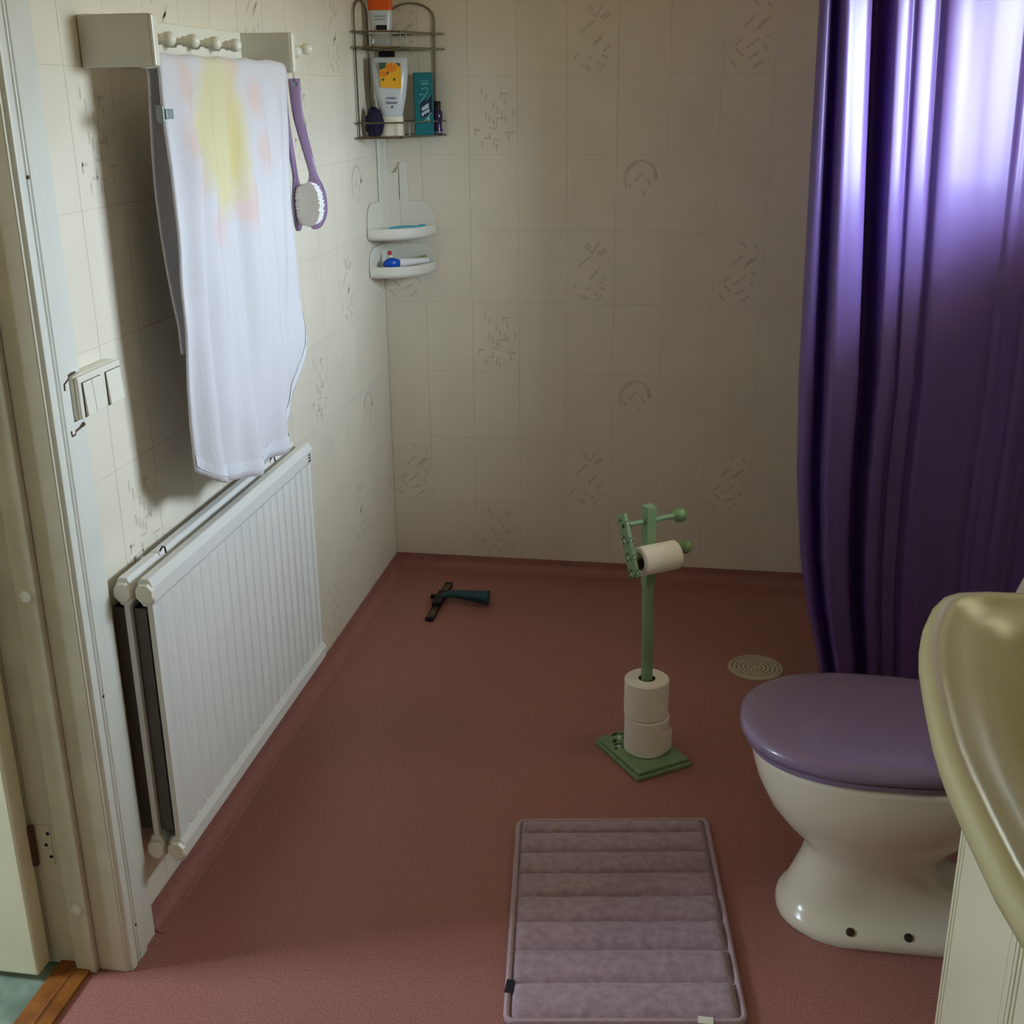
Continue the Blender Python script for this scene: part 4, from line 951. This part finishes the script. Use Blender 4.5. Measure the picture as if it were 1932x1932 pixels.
# ------------------------------------------------------------------ vanity cabinet and washbasin
def vanity():
    X0, Y0, Y1 = 1.418, -2.895, -2.004
    t = thing('vanity_cabinet', 'cream vanity cabinet with framed doors under the washbasin', 'cabinet', (1.64, -2.45, 0.0))
    obj('carcass', MB().box(X0+0.020, RX-0.003, Y0, Y0+0.016, 0.07, 0.745).box(X0+0.020, RX-0.003, Y1-0.016, Y1, 0.07, 0.745).box(X0+0.020, RX-0.003, Y0+0.016, Y1-0.016, 0.07, 0.086).box(RX-0.012, RX-0.003, Y0+0.016, Y1-0.016, 0.086, 0.70), 'cabinet', t)
    obj('plinth', MB().box(X0+0.06, RX-0.003, Y0+0.01, Y1-0.01, 0.0, 0.07), 'cabinet', t)
    edges = [(-2.3245, Y1), (-2.6065, -2.3275), (Y0, -2.6095)]
    for a, b in edges:
        d = obj('door', MB().box(X0+0.004, X0+0.0195, a, b, 0.075, 0.742), 'cabinet', t, bevel=0.002)
        def fr(i0, i1, xx0):
            A, B_, zA, zB = a+i0, b-i0, 0.075+i0, 0.742-i0; w2 = i1-i0
            return MB().box(xx0, X0+0.0045, A, A+w2, zA, zB).box(xx0, X0+0.0045, B_-w2, B_, zA, zB).box(xx0, X0+0.0045, A+w2, B_-w2, zA, zA+w2).box(xx0, X0+0.0045, A+w2, B_-w2, zB-w2, zB)
        obj('door_edge', fr(0.0, 0.0105, X0), 'cabinet', d, bevel=0.001)
        obj('door_moulding', fr(0.0135, 0.0225, X0+0.0008), 'cabinet', d, bevel=0.0015)
        obj('door_panel', MB().box(X0+0.0015, X0+0.0045, a+0.027, b-0.027, 0.075+0.027, 0.742-0.027), 'cabinet', d, bevel=0.0015)
        obj('knob', MB().lathe([(0.006, 0), (0.006, 0.010), (0.013, 0.016), (0.014, 0.022), (0.009, 0.027), (0, 0.028)], (X0, a+0.05, 0.66), (-1, 0, 0), 16), 'chrome', d, smooth=True)
    # washbasin
    b = thing('washbasin', 'pale green bow fronted washbasin in the right foreground', 'washbasin', (1.57, -2.44, 0.75))
    half = [(RX-0.002, -1.987), (1.60, -1.985), (1.463, -1.983), (1.40, -1.985), (1.367, -1.993), (1.345, -2.012), (1.330, -2.040), (1.318, -2.075), (1.305, -2.115), (1.294, -2.165), (1.285, -2.223), (1.278, -2.308), (1.273, -2.39), (1.272, -2.44)]
    full = half+[(x, -4.88-y) for x, y in reversed(half[:-1])]
    cx, cy = 1.59, -2.44
    def ring(dx, dy, z, back=0.0): return [(cx+(x-cx)*(1-dx/0.318) if x < cx else (x-back if x >= RX-0.003 else min(x, RX-back)), cy+(y-cy)*(1-dy/0.457), z) for x, y in full]
    R_ = [ring(0.10, 0.06, 0.748), ring(0.055, 0.035, 0.772), ring(0.016, 0.014, 0.795), ring(0.003, 0.003, 0.806), ring(0.0, 0.0, 0.818), ring(0.001, 0.001, 0.828), ring(0.006, 0.006, 0.8365), ring(0.014, 0.014, 0.8405), ring(0.022, 0.022, 0.8405, 0.005), ring(0.032, 0.032, 0.8365, 0.01),
          ring(0.040, 0.040, 0.831, 0.02), ring(0.055, 0.055, 0.828, 0.06), ring(0.075, 0.08, 0.822, 0.09), ring(0.10, 0.11, 0.806, 0.11), ring(0.13, 0.15, 0.776, 0.13), ring(0.17, 0.21, 0.742, 0.15), ring(0.23, 0.30, 0.722, 0.19), ring(0.29, 0.42, 0.718, 0.24)]
    mb = MB(); mb.rings(R_); obj('basin', mb, 'basin', b, smooth=True, angle=60)
    obj('plug_hole', MB().lathe([(0.022, 0.0), (0.021, 0.003), (0.012, 0.002), (0, 0.001)], (1.60, cy, 0.7185), n=20), 'chrome', b, smooth=True)
    tp = thing('basin_tap', 'chrome mixer tap at the back of the washbasin', 'tap', (1.80, cy, 0.83))
    obj('tap_body', MB().lathe([(0.024, -0.003), (0.024, 0.004), (0.019, 0.010), (0.018, 0.075), (0.014, 0.085), (0, 0.087)], (1.815, cy, 0.8315), n=20), 'chrome', tp, smooth=True)
    obj('spout', MB().tube([(1.81, cy, 0.885), (1.76, cy, 0.905), (1.70, cy, 0.905), (1.685, cy, 0.893)], [0.013, 0.012, 0.011, 0.010], 12), 'chrome', tp, smooth=True)
    obj('lever', MB().tube([(1.815, cy, 0.915), (1.80, cy, 0.94), (1.75, cy, 0.965)], [0.008, 0.007, 0.006], 10), 'chrome', tp, smooth=True)
vanity()

# ------------------------------------------------------------------ shower curtain and its rail
def curtain():
    base = [(1.247, -0.600), (1.251, -0.617), (1.262, -0.630), (1.278, -0.628), (1.288, -0.610), (1.291, -0.565), (1.296, -0.520), (1.304, -0.520), (1.308, -0.565), (1.312, -0.615), (1.320, -0.648), (1.331, -0.658), (1.350, -0.653), (1.370, -0.647), (1.388, -0.638),
            (1.397, -0.622), (1.401, -0.590), (1.405, -0.530), (1.418, -0.505), (1.432, -0.520), (1.438, -0.575), (1.442, -0.622), (1.449, -0.639), (1.458, -0.640), (1.472, -0.635), (1.481, -0.627), (1.487, -0.612), (1.494, -0.611), (1.501, -0.617), (1.520, -0.612), (1.537, -0.605), (1.546, -0.594), (1.553, -0.597), (1.560, -0.608), (1.569, -0.612), (1.590, -0.610), (1.610, -0.6065), (1.630, -0.6035), (1.650, -0.600), (1.670, -0.597), (1.690, -0.5935), (1.708, -0.589), (1.722, -0.584), (1.728, -0.583)]
    x = 1.728; k = 0
    while x < 1.925:
        x += 0.011+0.006*((k*7) % 3); k += 1
        base.append((x, -0.584-0.0036*(1 if k % 2 else -1)*(0.6+0.4*math.sin(k*1.7))-0.008*math.exp(-((x-1.80)/0.06)**2)))
    base += [(1.944, -0.585)]
    base = [(1.229+(a-1.247)*0.92, b-0.125) for a, b in base]; YC = -0.715
    prof = spline([(a, b, 0) for a, b in base], 5)
    left = [(0.0, 1.348), (0.11, 1.328), (0.25, 1.291), (0.40, 1.264), (0.6, 1.242), (0.86, 1.229), (1.3, 1.221), (1.75, 1.214), (2.1, 1.212)]
    org = Vector((1.55, -0.71, 0.012)); zl = [0.012+i*(2.03-0.012)/60 for i in range(61)]; arc_l = [0.0]
    for a, b in zip(prof, prof[1:]): arc_l.append(arc_l[-1]+(b-a).length)
    vs, fs = [], []; n = len(prof)
    for j, z in enumerate(zl):
        xl = lerp_tab(left, z); sh = xl-1.229
        for p in prof:
            tt = (p.x-1.229)/0.60; tt = min(max(tt, 0), 1)
            xx = p.x+sh*(1-tt)**1.2-0.045*max(0, 0.84-z)/0.84*tt*(1-tt)*4*0.6-0.034*max(0, z-0.84)/0.86*min(1, tt/0.18)*(1-tt*tt)
            amp = 0.80+0.25*min(1, (2.03-z)/1.2); yy = YC+(p.y-YC)*amp
            yy += 0.0025*math.sin(p.x*31+z*1.3)*min(1, (2.03-z))+0.0004*math.sin(p.x*90+z*2.7)+0.0012*max(0, 1.3-z)*math.sin(p.x*120+z*1.7)
            vs.append((xx, yy, z))
    for j in range(60):
        for i in range(n-1): fs.append((j*n+i, j*n+i+1, (j+1)*n+i+1, (j+1)*n+i))
    me = bpy.data.meshes.new('curtain_cloth'); me.from_pydata([tuple(Vector(v)-org) for v in vs], [], fs)
    for p in me.polygons: p.use_smooth = True
    ul = me.uv_layers.new(name='UVMap')
    for lp in me.loops: ul.data[lp.index].uv = (arc_l[lp.vertex_index % n], zl[lp.vertex_index//n])
    me.materials.append(M['curtain'])
    t = thing('shower_curtain', 'purple shower curtain gathered in deep folds at the right', 'curtain', tuple(org))
    o = bpy.data.objects.new('curtain_cloth', me); C.objects.link(o); o.parent = t
    for i in range(10):
        xx = 1.23+i*0.069
        obj('curtain_ring', MB().tube([(xx, -0.71+0.018*math.cos(a), 2.048+0.026*math.sin(a)) for a in [2*PI*k/16 for k in range(17)]], 0.0018, 6), 'chrome', t)
    r = thing('curtain_rail', 'white shower curtain rail running to the right wall', 'curtain rail', (1.55, -0.71, 2.06))
    obj('rail_tube', MB().tube([(0.62, -0.01, 2.06), (0.62, -0.58, 2.06), (0.66, -0.68, 2.06), (0.76, -0.71, 2.06), (RX, -0.71, 2.06)], 0.011, 14), 'frame', r, smooth=True)
    obj('wall_flange', MB().lathe([(0.026, 0.0), (0.026, 0.006), (0.013, 0.012), (0, 0.012)], (RX, -0.71, 2.06), (-1, 0, 0), 18), 'frame', r, smooth=True)
    obj('wall_flange', MB().lathe([(0.026, 0.0), (0.026, 0.006), (0.013, 0.012), (0, 0.012)], (0.62, -0.0005, 2.06), (0, -1, 0), 18), 'frame', r, smooth=True)
curtain()
